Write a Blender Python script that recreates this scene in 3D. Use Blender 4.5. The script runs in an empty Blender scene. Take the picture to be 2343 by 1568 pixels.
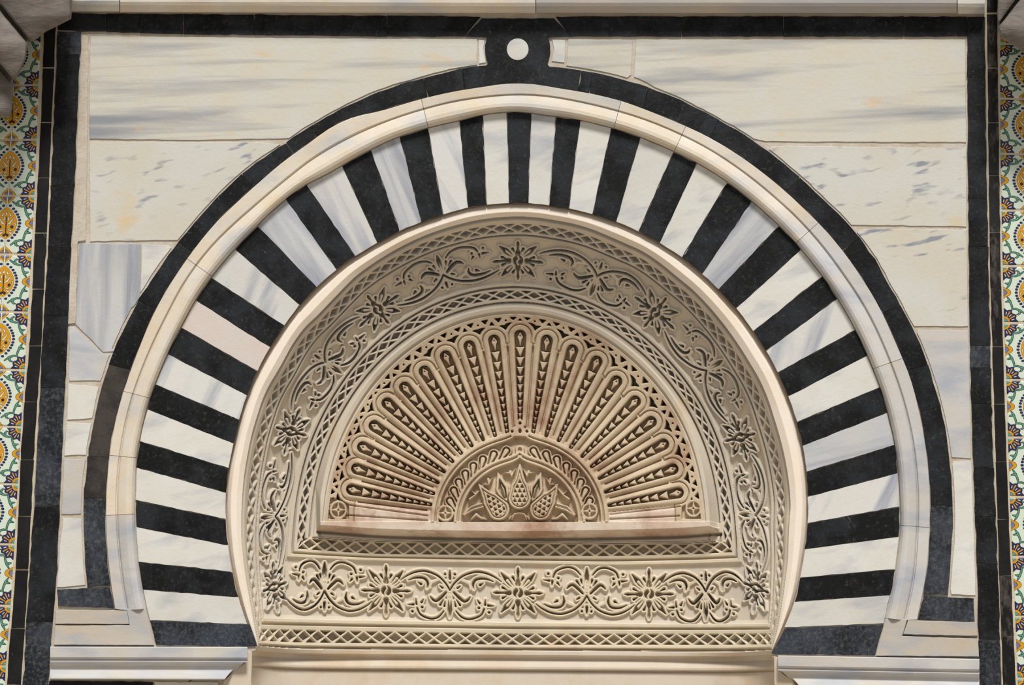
import bpy, math, random
import numpy as np
from mathutils import Matrix, Vector
from mathutils.geometry import tessellate_polygon
random.seed(7); RNG = np.random.default_rng(7)
scene = bpy.context.scene
W, H, F = 2343.0, 1568.0, 5500.0
# ------------------------------------------------------------------ camera
YAW, PITCH, ROLL = -0.03627288, 0.18388903, 0.01527847
CAM = np.array([0.18, -5.5, 1.7])
cy, sy, cp, sp = math.cos(YAW), math.sin(YAW), math.cos(PITCH), math.sin(PITCH)
FW = np.array([sy*cp, cy*cp, sp]); R0 = np.array([cy, -sy, 0.0]); U0 = np.cross(R0, FW)
RT = math.cos(ROLL)*R0 + math.sin(ROLL)*U0
UP = -math.sin(ROLL)*R0 + math.cos(ROLL)*U0
cam = bpy.data.cameras.new('camera'); co = bpy.data.objects.new('camera', cam)
scene.collection.objects.link(co)
co.matrix_world = Matrix(((RT[0], UP[0], -FW[0], CAM[0]), (RT[1], UP[1], -FW[1], CAM[1]), (RT[2], UP[2], -FW[2], CAM[2]), (0, 0, 0, 1)))
cam.sensor_width = 36; cam.lens = F*36/W; cam.clip_end = 100
scene.camera = co
# ------------------------------------------------------------------ light
wd = bpy.data.worlds.new('world'); scene.world = wd; wd.use_nodes = True
bg = wd.node_tree.nodes['Background']; bg.inputs[0].default_value = (0.93, 0.97, 1.0, 1); bg.inputs[1].default_value = 0.37
sn = bpy.data.lights.new('sky_opening', 'SUN'); sn.energy = 3.75; sn.angle = math.radians(14); sn.color = (1.0, 0.98, 0.94)
so = bpy.data.objects.new('sky_opening', sn); scene.collection.objects.link(so)
so.rotation_euler = Vector((-0.06, 0.56, -0.83)).to_track_quat('-Z', 'Y').to_euler()
scene.view_settings.view_transform = 'Standard'; scene.view_settings.look = 'None'
scene.view_settings.exposure = 0.0; scene.view_settings.gamma = 1.0
scene.view_settings.use_curve_mapping = False


# a pixel of the photograph, carried back onto the plane y = D (metres behind the wall face)
def back(px, py, D=0.0):
    px = np.asarray(px, float); py = np.asarray(py, float)
    d = np.multiply.outer(px-W/2, RT) - np.multiply.outer(py-H/2, UP) + F*FW
    t = (D - CAM[1])/d[..., 1]
    return CAM + d*t[..., None]


# ------------------------------------------------------------------ materials
def srgb(c):
    c = np.array(c)/255.0
    return tuple(np.where(c < .04045, c/12.92, ((c+.055)/1.055)**2.4)) + (1.0,)


class NT:
    def __init__(s, name):
        s.m = bpy.data.materials.new(name); s.m.use_nodes = True; s.t = s.m.node_tree
        s.b = s.t.nodes['Principled BSDF']; s.tc = s.t.nodes.new('ShaderNodeTexCoord'); s.oi = None

    def node(s, k, **kw):
        n = s.t.nodes.new(k)
        for a, v in kw.items(): setattr(n, a, v)
        return n

    def link(s, a, b): s.t.links.new(a, b)

    def vec(s, scale=(1, 1, 1), rot=(0, 0, 0), rnd=True):
        m = s.node('ShaderNodeMapping'); m.inputs['Scale'].default_value = scale
        if rnd:
            if not s.oi: s.oi = s.node('ShaderNodeObjectInfo')
            a = s.node('ShaderNodeVectorMath', operation='SCALE'); a.inputs[0].default_value = (37., 21., 53.)
            s.link(s.oi.outputs['Random'], a.inputs['Scale'])
            ad = s.node('ShaderNodeVectorMath', operation='ADD')
            r = s.node('ShaderNodeMapping'); r.inputs['Rotation'].default_value = rot
            s.link(s.tc.outputs['Object'], r.inputs[0]); s.link(r.outputs[0], ad.inputs[0]); s.link(a.outputs[0], ad.inputs[1])
            s.link(ad.outputs[0], m.inputs[0])
        else:
            m.inputs['Rotation'].default_value = rot
            s.link(s.tc.outputs['Object'], m.inputs[0])
        return m.outputs[0]

    def noise(s, v, scale, detail=5, rough=.55, dist=0):
        n = s.node('ShaderNodeTexNoise'); n.inputs['Scale'].default_value = scale; n.inputs['Detail'].default_value = detail
        n.inputs['Roughness'].default_value = rough; n.inputs['Distortion'].default_value = dist
        s.link(v, n.inputs['Vector']); return n.outputs[0]

    def ramp(s, f, stops):
        r = s.node('ShaderNodeValToRGB'); e = r.color_ramp.elements
        while len(e) < len(stops): e.new(.5)
        for i, (p, c) in enumerate(stops):
            e[i].position = p; e[i].color = c if len(c) == 4 else (*c, 1)
        s.link(f, r.inputs[0]); return r.outputs[0]

    def mix(s, f, a, b, mode='MIX'):
        n = s.node('ShaderNodeMix', data_type='RGBA', blend_type=mode)
        for sock, v in ((n.inputs[0], f), (n.inputs[6], a), (n.inputs[7], b)):
            if isinstance(v, (int, float)): sock.default_value = v
            elif isinstance(v, tuple): sock.default_value = v
            else: s.link(v, sock)
        return n.outputs[2]

    def bump(s, h, st, dist=.002):
        b = s.node('ShaderNodeBump'); b.inputs['Strength'].default_value = st; b.inputs['Distance'].default_value = dist
        s.link(h, b.inputs['Height']); s.link(b.outputs[0], s.b.inputs['Normal'])

    def done(s, col, rough=.6, spec=.3):
        s.link(col, s.b.inputs['Base Color']) if not isinstance(col, tuple) else setattr(s.b.inputs['Base Color'], 'default_value', col)
        s.b.inputs['Roughness'].default_value = rough; s.b.inputs['Specular IOR Level'].default_value = spec
        return s.m


BW = [(0, (0, 0, 0, 1)), (1, (1, 1, 1, 1))]


def step(a, b): return [(a, (0, 0, 0, 1)), (b, (1, 1, 1, 1))]


def marble(name, base, vein, warm, sc=(1, 1, 1), rot=(0, 0, 0), vscale=9, v0=.52, v1=.72, warmth=.5, rough=.55):
    n = NT(name)
    v = n.vec(sc, rot); u = n.vec()
    f1 = n.ramp(n.noise(v, vscale, 4, .5, .4), step(v0, v1))
    f2 = n.ramp(n.noise(u, 5, 3), step(.42, .7))
    f3 = n.ramp(n.noise(u, 160, 3, .7), step(.67, .78))
    c = n.mix(n.ramp(n.noise(u, 14, 4), [(.3, (0, 0, 0, 1)), (.75, (warmth,)*3)]), srgb(base), srgb(warm))
    c = n.mix(f1, c, srgb(vein))
    m = n.node('ShaderNodeMath', operation='MULTIPLY'); m.inputs[1].default_value = .35; n.link(f3, m.inputs[0])
    c = n.mix(m.outputs[0], c, srgb((150, 112, 72)))
    if name == 'white_marble_striped': c = n.mix(n.ramp(n.noise(n.vec((1, 1, 1.6)), 8.5, 3), [(.66, (0, 0, 0, 1)), (.76, (.55,)*3)]), c, srgb((214, 170, 104)))
    br = n.node('ShaderNodeHueSaturation'); r = n.node('ShaderNodeMapRange'); r.inputs[3].default_value = .93; r.inputs[4].default_value = 1.05
    n.link(n.oi.outputs['Random'], r.inputs[0]); n.link(r.outputs[0], br.inputs['Value']); n.link(c, br.inputs['Color'])
    n.bump(n.noise(u, 90, 5, .7), .35)
    return n.done(br.outputs[0], rough)


M = {}
M['white'] = marble('white_marble', (212, 211, 206), (168, 171, 180), (204, 198, 186), (1, 1, 3), (0, .3, 0), 7, .5, .78, .7)
M['white_band'] = marble('white_marble_striped', (199, 197, 190), (140, 142, 148), (201, 192, 172), (.4, 1, 7.0), (0, .035, 0), 3.6, .48, .70, .9)
M['grey'] = marble('blue_grey_marble', (190, 190, 192), (148, 151, 160), (200, 196, 188), (5.0, 1, .5), (0, 0, 0), 5, .42, .66, .5)
for k_, a_ in (('grey_l', .64), ('grey_m', .42), ('grey_r', -.72), ('grey_h', -1.3)): M[k_] = marble('blue_grey_marble', (190, 191, 195), (146, 150, 162), (204, 200, 192), (5.0, 1, .5), (0, a_, 0), 5, .42, .66, .5)
M['streak'] = marble('streaked_white_marble', (206, 205, 203), (158, 162, 174), (206, 200, 190), (4.5, 1, .5), (0, .5, 0), 5, .48, .7, .5)
M['streak_r'] = marble('streaked_white_marble', (208, 207, 204), (154, 158, 170), (206, 200, 190), (4, 1, .6), (0, -.4, 0), 5, .5, .7, .5)
M['pink'] = marble('pinkish_white_marble', (208, 200, 194), (184, 182, 186), (212, 194, 184), (1, 1, 2), (0, 0, 0), 6, .55, .8, .8)
M['mould'] = marble('moulding_marble', (214, 207, 196), (182, 183, 188), (212, 190, 156), (1, 1, 2), (0, 0, 0), 5, .48, .75, .8)
M['mould_grey'] = marble('moulding_grey_marble', (194, 194, 196), (166, 170, 180), (200, 186, 164), (1, 1, 3), (0, 0, 0), 6, .45, .7, .7)
M['cornice_grey'] = marble('cornice_grey_marble', (172, 168, 165), (150, 150, 156), (188, 172, 150), (.6, 1, 4), (0, 0, 0), 5, .4, .7, .6)
M['foot'] = marble('worn_grey_marble', (186, 181, 174), (166, 168, 174), (190, 174, 152), (1, 1, 3), (0, 0, 0), 8, .45, .7, .9)


def speckled():
    n = NT('speckled_marble'); u = n.vec(); v = n.vec((.45, 1, 1.5), (0, .22, 0))
    c = n.mix(n.ramp(n.noise(u, 6, 4), step(.4, .75)), srgb((202, 200, 193)), srgb((200, 191, 172)))
    f = n.noise(v, 42, 2, .4); g = n.noise(u, 7, 2)
    m = n.node('ShaderNodeMath', operation='MULTIPLY'); n.link(n.ramp(f, step(.60, .70)), m.inputs[0]); n.link(n.ramp(g, step(.42, .58)), m.inputs[1])
    c = n.mix(m.outputs[0], c, srgb((140, 143, 152)))
    o = n.ramp(n.noise(u, 4.2, 3), step(.66, .78))
    c = n.mix(o, c, srgb((214, 176, 112)))
    n.bump(n.noise(u, 90, 5, .7), .35)
    return n.done(c, .55)


M['speck'] = speckled()


def black(name, a, b, wear, rough=.5, w0=.55):
    n = NT(name); u = n.vec()
    c = n.mix(n.ramp(n.noise(u, 11, 6, .65), step(.44, .62)), srgb(a), srgb(b))
    c = n.mix(n.ramp(n.noise(u, 120, 6, .8), step(w0, .86)), c, srgb(wear))
    c = n.mix(n.ramp(n.noise(n.vec((1, 1, .2), (0, .6, 0)), 60, 3, .8), step(.70, .78)), c, srgb((96, 92, 86)))
    rr = n.ramp(n.noise(u, 20, 4), [(.3, (.40,)*3), (.7, (.72,)*3)]); n.link(rr, n.b.inputs['Roughness'])
    n.bump(n.noise(u, 110, 6, .7), .4)
    n.done(c, rough, .2); n.t.links.remove(n.b.inputs['Base Color'].links[0]); n.link(c, n.b.inputs['Base Color']); return n.m


M['black'] = black('black_marble', (7, 8, 10), (33, 35, 39), (92, 91, 88))
M['black_worn'] = black('worn_black_marble', (22, 26, 34), (52, 57, 66), (112, 112, 108), .6, .48)
M['black_brown'] = black('brown_black_marble', (40, 37, 36), (66, 60, 56), (100, 94, 88), .6)


def tileblack():
    n = NT('glazed_black_tile'); u = n.vec((1, 1, .35))
    c = n.mix(n.ramp(n.noise(u, 30, 5, .7), step(.5, .72)), srgb((20, 19, 19)), srgb((110, 100, 92)))
    n.link(n.ramp(n.noise(u, 12, 3), [(.4, (.3,)*3), (.7, (.6,)*3)]), n.b.inputs['Roughness'])
    n.bump(n.noise(n.vec(), 60, 3), .15); return n.done(c, .3, .3)


M['tileblack'] = tileblack()
M['tileblack_clean'] = black('deep_black_tile', (17, 16, 17), (30, 28, 28), (60, 55, 50), .35, .7)


def mortar(name, a, b):
    n = NT(name); u = n.vec(rnd=False)
    c = n.mix(n.ramp(n.noise(u, 25, 6, .7), step(.35, .7)), srgb(a), srgb(b))
    n.bump(n.noise(u, 120, 6, .8), .8, .003); return n.done(c, .85, .1)


M['mortar'] = mortar('lime_mortar', (212, 204, 192), (192, 176, 154))
M['grout'] = mortar('tile_grout', (214, 206, 186), (202, 180, 148))


def plaster(name, a, b, c2, p=(.45, .7), q=(.62, .74), k=.7):
    n = NT(name); u = n.vec(rnd=False); uw = n.vec((1, 1, 1), rnd=False)
    ge = n.node('ShaderNodeNewGeometry'); n.link(ge.outputs['Position'], n.t.nodes[u.node.name].inputs[0])
    n.link(ge.outputs['Position'], n.t.nodes[uw.node.name].inputs[0])
    c = n.mix(n.ramp(n.noise(u, 9, 5, .65), step(*p)), srgb(a), srgb(b))
    f = n.ramp(n.noise(uw, 6, 6, .72), [(q[0], (0, 0, 0, 1)), (q[1], (k,)*3)])
    c = n.mix(f, c, srgb(c2))
    n.bump(n.noise(u, 190, 5, .7), .35, .0015); return n.done(c, .85, .12)


M['plaster'] = plaster('carved_plaster', (210, 196, 172), (196, 183, 162), (186, 158, 122), q=(.56, .78))
M['plaster_dome'] = plaster('carved_plaster_arch', (204, 192, 174), (192, 182, 168), (206, 178, 134), q=(.58, .78), k=.8)
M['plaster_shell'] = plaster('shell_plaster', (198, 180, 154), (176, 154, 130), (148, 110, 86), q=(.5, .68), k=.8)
M['plaster_ledge'] = plaster('ledge_plaster', (212, 198, 182), (196, 170, 152), (166, 130, 108), p=(.4, .6), q=(.5, .62), k=.85)
M['plaster_rim'] = plaster('rim_plaster', (236, 224, 210), (232, 216, 196), (204, 170, 132), q=(.6, .8), k=.6)
M['plaster_low'] = plaster('plain_plaster', (206, 194, 178), (198, 178, 150), (196, 180, 166), q=(.5, .8))


def stone():
    n = NT('weathered_capital_stone'); u = n.vec((1, 1, 3), (0, .9, 0), rnd=False)
    c = n.mix(n.ramp(n.noise(u, 18, 6, .7), step(.35, .7)), srgb((134, 126, 119)), srgb((104, 96, 89)))
    n.bump(n.noise(u, 60, 5, .7), .5, .004); return n.done(c, .8, .15)


M['stone'] = stone()
n = NT('courtyard_paving'); u = n.vec(rnd=False)
br = n.node('ShaderNodeTexBrick'); br.inputs['Scale'].default_value = 1.2; n.link(u, br.inputs['Vector'])
br.inputs['Color1'].default_value = srgb((196, 180, 156)); br.inputs['Color2'].default_value = srgb((180, 164, 142)); br.inputs['Mortar'].default_value = srgb((140, 128, 112))
M['paving'] = n.done(br.outputs[0], .8, .2)
n = NT('painted_glazed_tile'); at = n.node('ShaderNodeAttribute', attribute_name='Col')
cn = n.mix(n.ramp(n.noise(n.vec(), 60, 4), [(.3, (.88,)*3), (.7, (1, 1, 1))]), (0, 0, 0, 1), at.outputs['Color'])
M['tile'] = n.done(at.outputs['Color'], .35, .4)

# ------------------------------------------------------------------ object helpers
COL = scene.collection


def props(o, **kw):
    for k, v in kw.items():
        if v is not None: o[k] = v
    return o


def thing(name, label, cat, loc, group=None):
    o = bpy.data.objects.new(name, None); COL.objects.link(o); o.location = loc; o.empty_display_size = .05
    return props(o, label=label, category=cat, group=group, kind='thing')


def mesh_obj(name, V, Fc, mat, parent=None, smooth=False, label=None, **kw):
    V = np.asarray(V, float); c = (V.min(0)+V.max(0))/2
    me = bpy.data.meshes.new(name); me.from_pydata((V-c).tolist(), [], Fc); me.update()
    me.materials.append(mat)
    if smooth: me.shade_smooth()
    o = bpy.data.objects.new(name, me); COL.objects.link(o)
    o.location = c
    if parent is not None:
        o.parent = parent; o.location = Vector(c) - wloc(parent)
    return props(o, label=label, **kw)


def wloc(o):
    l = Vector(o.location)
    while o.parent: o = o.parent; l += Vector(o.location)
    return l


def densify(P, stp=14, amp=.6, closed=True):
    P = np.asarray(P, float); out = []
    n = len(P)
    for i in range(n if closed else n-1):
        a, b = P[i], P[(i+1) % n]; L = np.hypot(*(b-a)); k = max(1, int(L/stp))
        for j in range(k): out.append(a+(b-a)*j/k)
    if not closed: out.append(P[-1])
    out = np.array(out)
    if amp: out += RNG.normal(0, amp, out.shape)
    return out


def signed_area(P): return .5*np.sum(P[:, 0]*np.roll(P[:, 1], -1)-np.roll(P[:, 0], -1)*P[:, 1])


def inset(P, d):
    P = np.asarray(P); s = np.sign(signed_area(P))
    e = np.roll(P, -1, 0)-P; e /= np.maximum(np.hypot(e[:, 0], e[:, 1]), 1e-6)[:, None]
    nn = np.stack([-e[:, 1], e[:, 0]], -1)*s
    m = nn+np.roll(nn, 1, 0); m /= np.maximum((m**2).sum(1), .6)[:, None]/2*1.0
    return P+m*d*.5*1.0 if False else P + m/2*d


def stone_piece(name, P, mat, parent, front=-.004, backd=.0003, bev=1.3, amp=.5, stp=14, gap=0, label=None, **kw):
    P = densify(P, stp, amp)
    if signed_area(P) < 0: P = P[::-1]
    if gap: P = inset(P, gap)
    Q = inset(P, bev); n = len(P)
    V = np.concatenate([back(P[:, 0], P[:, 1], backd), back(P[:, 0], P[:, 1], front+min(abs(bev)*.0007, .0012)), back(Q[:, 0], Q[:, 1], front)])
    Fc = []
    for i in range(n):
        j = (i+1) % n
        Fc += [(i, j, n+j, n+i), (n+i, n+j, 2*n+j, 2*n+i)]
    tri = tessellate_polygon([[Vector((q[0], -q[1], 0)) for q in Q]])
    for t in tri:
        a, b, c = t
        ar = (Q[b, 0]-Q[a, 0])*(Q[c, 1]-Q[a, 1])-(Q[b, 1]-Q[a, 1])*(Q[c, 0]-Q[a, 0])
        Fc.append((2*n+a, 2*n+b, 2*n+c) if ar > 0 else (2*n+a, 2*n+c, 2*n+b))
    return mesh_obj(name, V, Fc, mat, parent, label=label, **kw)


# ------------------------------------------------------------------ measured curves of the arch (degrees from straight up, radius in photo pixels)
CX, CY = 1185.0, 1130.0


def pol(pts):
    a = np.array(pts, float); dx, dy = a[:, 0]-CX, CY-a[:, 1]
    return np.degrees(np.arctan2(dx, dy)), np.hypot(dx, dy)


def fit(pts=None, pr=None, deg=8):
    ph, r = pol(pts) if pts is not None else (np.zeros(0), np.zeros(0))
    if pr is not None:
        ph = np.concatenate([ph, [p[0] for p in pr]]); r = np.concatenate([r, [p[1] for p in pr]])
    p = np.polynomial.Polynomial.fit(ph, r, deg, domain=[-125, 125]); res = r-p(ph)
    xs_ = np.linspace(-125, 125, 501); w = np.exp(-((xs_[:, None]-ph[None])/4.0)**2)
    ys_ = (w*res).sum(1)/(w.sum(1)+.25)
    return lambda v: p(v)+np.interp(v, xs_, ys_)


P1 = [(209, 1000), (191, 1184), (189.5, 1168), (193, 1270), (199, 1334), (261, 800), (407, 553.6), (394, 574), (316, 689), (550, 400), (900, 197), (1059, 154), (1330, 161), (1500, 205), (1833, 408), (1970, 546), (2060.5, 700), (2110.5, 799.5), (2124.6, 836), (2153, 931), (2171, 1030), (2178, 1133), (2182, 1199.5), (2178, 1245), (2169, 1364), (655, 327), (765, 257), (970, 180), (1743, 335), (1645, 275)]
P2 = [(256, 1000), (242, 1184), (246, 1270), (253.5, 1334), (262, 1393), (317, 800), (356, 707), (441, 574), (584, 426), (900, 247), (982, 223), (1064, 205), (1184, 189), (1322.5, 209), (1417, 229), (1500, 261), (1797, 438), (1927, 571.5), (2019.6, 715), (2050, 792), (2078.5, 846), (2103, 939.6), (2121, 1043), (2128, 1199), (2127, 1206), (2122, 1306), (2109, 1373), (2098, 1420), (672, 352), (778, 277)]
P3 = [(280, 1000), (266, 1184), (273, 1270), (279, 1334), (297, 1430), (343, 800), (448, 605), (900, 271), (1089.5, 223), (1184, 215), (1412, 253.5), (1500, 282), (1743, 425.6), (1848, 523), (1999, 738), (2025, 799.5), (2083.6, 979), (2099, 1094.5), (2100, 1199), (2100, 1219), (2094, 1314), (2073, 1416), (2063, 1452), (620, 440)]
P4 = [(320, 1000), (310, 1184), (309, 1168), (314, 1270), (323, 1334), (333, 1393), (357, 1475), (388, 800), (483, 632), (659, 450), (500, 614), (900, 316), (982, 292), (1171, 253.5), (1271, 266), (1402, 293), (1500, 328), (1743, 479), (1830, 566), (1917, 682), (1979, 799.5), (2014.5, 887), (2050, 1030), (2059, 1133), (2060.5, 1199.5), (2053, 1283), (2037.5, 1363), (2022, 1434), (2001.6, 1501), (783, 380), (848, 343)]
K5 = [(-120.4, 692), (-116.8, 688), (-104.6, 676), (-90, 667), (-78.6, 658), (-64.7, 658), (-49, 659), (-39.1, 659), (-29.3, 656), (-19.6, 657), (-7.3, 664), (0, 664), (24.6, 659), (34.1, 656.8), (44.9, 653), (55.4, 653), (65.3, 655), (75.4, 658), (83.6, 660.8), (90.3, 662), (96, 665.6), (102, 667.8), (111.4, 678.9), (116.8, 681), (122.5, 685.6)]
K6 = [(-120.4, 687), (-117.3, 676), (-105.2, 648), (-90, 629.5), (-83, 625), (-75.3, 623), (-67.8, 623), (-62.3, 615.5), (-55.6, 619), (-45, 612), (-27.2, 624), (-5, 634), (0, 635), (13.8, 630), (20.1, 624), (30.4, 622.6), (34.5, 615.5), (45, 614), (45.7, 610), (55.8, 608), (58.3, 609), (65.6, 612), (85.2, 618), (90, 622.5), (98.7, 625), (105.5, 638), (114.4, 658), (117.5, 670.5), (122.6, 683.5)]
k1, k2, k3, k4 = fit(P1, deg=8), fit(P2, deg=8), fit(P3, deg=8), fit(P4, deg=8)
k5, k6 = fit(pr=K5, deg=8), fit(pr=K6, deg=8)


def tab(*t):
    x = np.array([p[0] for p in t], float); y = np.array([p[1] for p in t], float)
    ck = np.linspace(x[0], x[-1], 400); ys = np.interp(ck, x, y)
    k = 31; pad = np.pad(ys, k//2, mode='edge'); ys = np.convolve(pad, np.ones(k)/k, 'valid')
    return lambda v: np.interp(v, ck, ys)


g7 = tab((-122, 4), (-117, 5), (-105, 10), (-90, 14.5), (-45, 13), (0, 18), (45, 15), (90, 14), (105, 10), (117, 6), (122, 4))
g8 = tab((-122, 6), (-117, 8), (-105, 15.5), (-90, 19), (-45, 19), (0, 19), (45, 20), (90, 17.5), (105, 15.5), (117, 8), (122, 6))
g9 = tab((-122, 6), (-117, 9), (-105, 12), (-90, 11.5), (-45, 10.5), (0, 14), (45, 10), (90, 16), (105, 14), (117, 9), (122, 6))
f10 = tab((-125, 590), (-111, 566), (-105, 543), (-90, 511), (-65, 486), (-45, 480), (0, 482.5), (45, 467), (65, 474), (90, 493), (107, 531), (112, 552), (125, 585))
g11 = tab((-125, 28), (-105, 24), (-90, 20), (-45, 14.5), (0, 17), (45, 17), (90, 16), (107, 24), (125, 26))
g12 = tab((-125, 20), (-90, 17), (-45, 20), (0, 19.5), (45, 15), (90, 17.5), (125, 20))
g13 = tab((-90, 10), (0, 8), (90, 8))
g14 = tab((-90, 10), (0, 9), (90, 14))
g15 = tab((-90, 21), (-45, 21), (0, 20), (45, 20), (90, 18))


def kcurves(ph):
    ph = np.clip(ph, -123.5, 123.5)
    a5, a6 = k5(ph), k6(ph)
    a7 = a6-g7(ph); a8 = a7-g8(ph); a9 = a8-g9(ph); a10 = f10(ph)
    a11 = a10-g11(ph); a12 = a11-g12(ph); a13 = a12-g13(ph); a14 = a13-g14(ph); a15 = a14-g15(ph)
    return [a5, a6, a7, a8, a9, a10, a11, a12, a13, a14, a15]


def kp(k, ph, dr=0.0):
    ph = np.asarray(ph, float); r = k(ph)+dr; a = np.radians(ph)
    return np.stack([CX+r*np.sin(a), CY-r*np.cos(a)], -1)


def phi(x, y): return math.degrees(math.atan2(x-CX, CY-y))


# ------------------------------------------------------------------ setting: wall behind the stones, floor
ph = np.linspace(-120.8, 122.6, 160)
hole = np.concatenate([kp(k5, ph, 5), [(1792, 1520), (1800, 1660)], [(552, 1660), (556, 1500)]])
outer = np.array([(-420, -420), (2760, -420), (2760, 4400), (-420, 4400)])
hv = back(hole[:, 0], hole[:, 1], .0005); ov = back(outer[:, 0], outer[:, 1], .0005)
ov[:, 2] = np.where(ov[:, 2] < .5, 0.0, ov[:, 2]); ov[0, 2] = ov[1, 2] = 3.2; ov[0, 0] = ov[3, 0] = -2.2; ov[1, 0] = ov[2, 0] = 2.2
hc = np.array([0.0, 0, 2.3]); nh = len(hv); out_ = np.zeros((nh, 3))
for i, v in enumerate(hv):
    dx, dz = v[0]-hc[0], v[2]-hc[2]
    t = min((2.2 if dx > 0 else -2.2)/dx if abs(dx) > 1e-6 else 1e9, ((4.7-hc[2]) if dz > 0 else -hc[2])/dz if abs(dz) > 1e-6 else 1e9)
    out_[i] = (hc[0]+dx*t, .0005, hc[2]+dz*t)
for c_ in ((-2.2, 4.7), (2.2, 4.7), (2.2, 0), (-2.2, 0)):
    k = np.argmin((out_[:, 0]-c_[0])**2+(out_[:, 2]-c_[1])**2); out_[k, 0], out_[k, 2] = c_
al = np.concatenate([hv, out_]); n0 = len(al); bk = al.copy(); bk[:, 1] = .42; al = np.concatenate([al, bk]); Fc = []
for i in range(nh):
    j = (i+1) % nh; Fc += [(i, nh+i, nh+j, j), (n0+i, n0+j, n0+nh+j, n0+nh+i), (i, j, n0+j, n0+i), (nh+i, n0+nh+i, n0+nh+j, nh+j)]
wall = mesh_obj('wall_back', al, Fc, M['mortar'], kind='structure')
mesh_obj('floor', [(-6, -9, 0), (6, -9, 0), (6, 0, 0), (-6, 0, 0), (-6, -9, -.1), (6, -9, -.1), (6, 0, -.1), (-6, 0, -.1)], [(0, 1, 2, 3), (7, 6, 5, 4), (0, 4, 5, 1), (1, 5, 6, 2), (2, 6, 7, 3), (3, 7, 4, 0)], M['paving'], kind='structure')


def at(x, y, D=0): return tuple(back(x, y, D))


# ------------------------------------------------------------------ voussoirs of the horseshoe arch
arch = thing('horseshoe_arch', 'horseshoe arch of alternating black and white marble wedge stones around the carved niche', 'arch', at(1185, 1480))
BV = [((343, 1420), (357, 1477), (588, 1480), (570, 1428)), ((319, 1286), (326, 1350), (545, 1367), (530, 1310)), ((310, 1145), (313, 1206), (519, 1249), (518, 1189)),
      ((318, 1010), (314, 1070), (521, 1128), (521, 1072)), ((355, 880), (342, 938), (535, 1015), (549, 962)), ((418, 752), (388, 812), (565, 905), (588, 850)),
      ((488, 640), (456, 692), (618, 795), (650, 745)), ((590, 518), (540, 572), (685, 698), (723, 657)), ((702, 424), (657, 460), (770, 617), (810, 583)),
      ((848, 343), (783, 380), (864, 556), (912, 526)), ((980, 297), (917, 320), (965, 511), (1014, 493)), ((1105, 270), (1052, 280), (1070, 474), (1113, 468)),
      ((1216, 258), (1160, 260), (1165, 465), (1209, 463)), ((1328, 277), (1272, 266), (1257, 463), (1303, 468)), ((1465, 315), (1398, 295), (1357, 486), (1412, 502)),
      ((1592, 378), (1540, 350), (1462, 528), (1512, 552)), ((1717, 465), (1658, 427), (1562, 588), (1612, 620)), ((1828, 575), (1780, 520), (1645, 662), (1686, 705)),
      ((1918, 682), (1878, 635), (1722, 760), (1753, 803)), ((1980, 815), (1955, 757), (1780, 853), (1803, 908)), ((2028, 945), (2010, 888), (1823, 967), (1838, 1020)),
      ((2052, 1083), (2042, 1020), (1843, 1080), (1846, 1137)), ((2058, 1228), (2056, 1160), (1847, 1198), (1841, 1257)), ((2037, 1362), (2048, 1303), (1829, 1322), (1816, 1377)),
      ((2002, 1498), (2022, 1428), (1795, 1437), (1763, 1495))]
# order the two sides of each stone as (clockwise start, clockwise end)
bl = []
for i, (a, b, c, d) in enumerate(BV):
    if i < 13: s_out, e_out, e_in, s_in = (b, a, d, c)
    else: s_out, e_out, e_in, s_in = (b, a, d, c)
    bl.append((phi(*s_out), phi(*e_out), phi(*s_in), phi(*e_in)))
bl[0] = (-122.6, phi(343, 1420), -120.3, phi(570, 1428)); bl[-1] = (phi(2022, 1428), 114.6 if False else phi(2002, 1500), phi(1795, 1437), 122.3)


def wedge(o0, o1, i0, i1, gap):
    n = 4
    po = kp(k4, np.linspace(o0, o1, n), -1.5); pi = kp(k5, np.linspace(i1, i0, n), 1.0)
    return np.concatenate([po, pi])


wh = ['white', 'white', 'white', 'white', 'streak_r', 'pink', 'streak_r', 'grey_l', 'streak', 'grey_m', 'streak', 'white', 'white', 'white', 'white', 'white', 'grey_r', 'white', 'streak_r', 'white', 'grey_h', 'streak_r', 'white', 'white']
for i, (o0, o1, i0, i1) in enumerate(bl):
    P = wedge(o0, o1, i0, i1, 0)
    if i == 0: P = [(344, 1421), (572, 1429), (589, 1480), (357, 1477)]
    if i == 24: P = [(1796, 1438), (2022, 1429), (2002, 1500), (1764, 1497)]
    worn = i in (0, 1, 24) or (i in (2, 3, 6, 23) and False)
    stone_piece('black_voussoir', P, M['black_worn' if i in (0, 24) else 'black'], arch, front=-.0038, gap=1.1, amp=.7, label='black marble voussoir' if not worn else 'black marble voussoir with grey wear')
    if i < 24:
        q = bl[i+1]
        P = wedge(o1, q[0], i1, q[2], 0)
        stone_piece('white_voussoir', P, M[wh[i]], arch, front=-.0032, gap=.8, amp=.5, label='blue-grey marble voussoir' if wh[i].startswith('grey') else ('pinkish marble voussoir' if wh[i] == 'pink' else 'white marble voussoir'))

# ------------------------------------------------------------------ white moulded ring with its return feet
ring = thing('arch_moulding', 'pale marble moulding ring between striped arch and black band', 'moulding', at(1185, 200))


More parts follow.
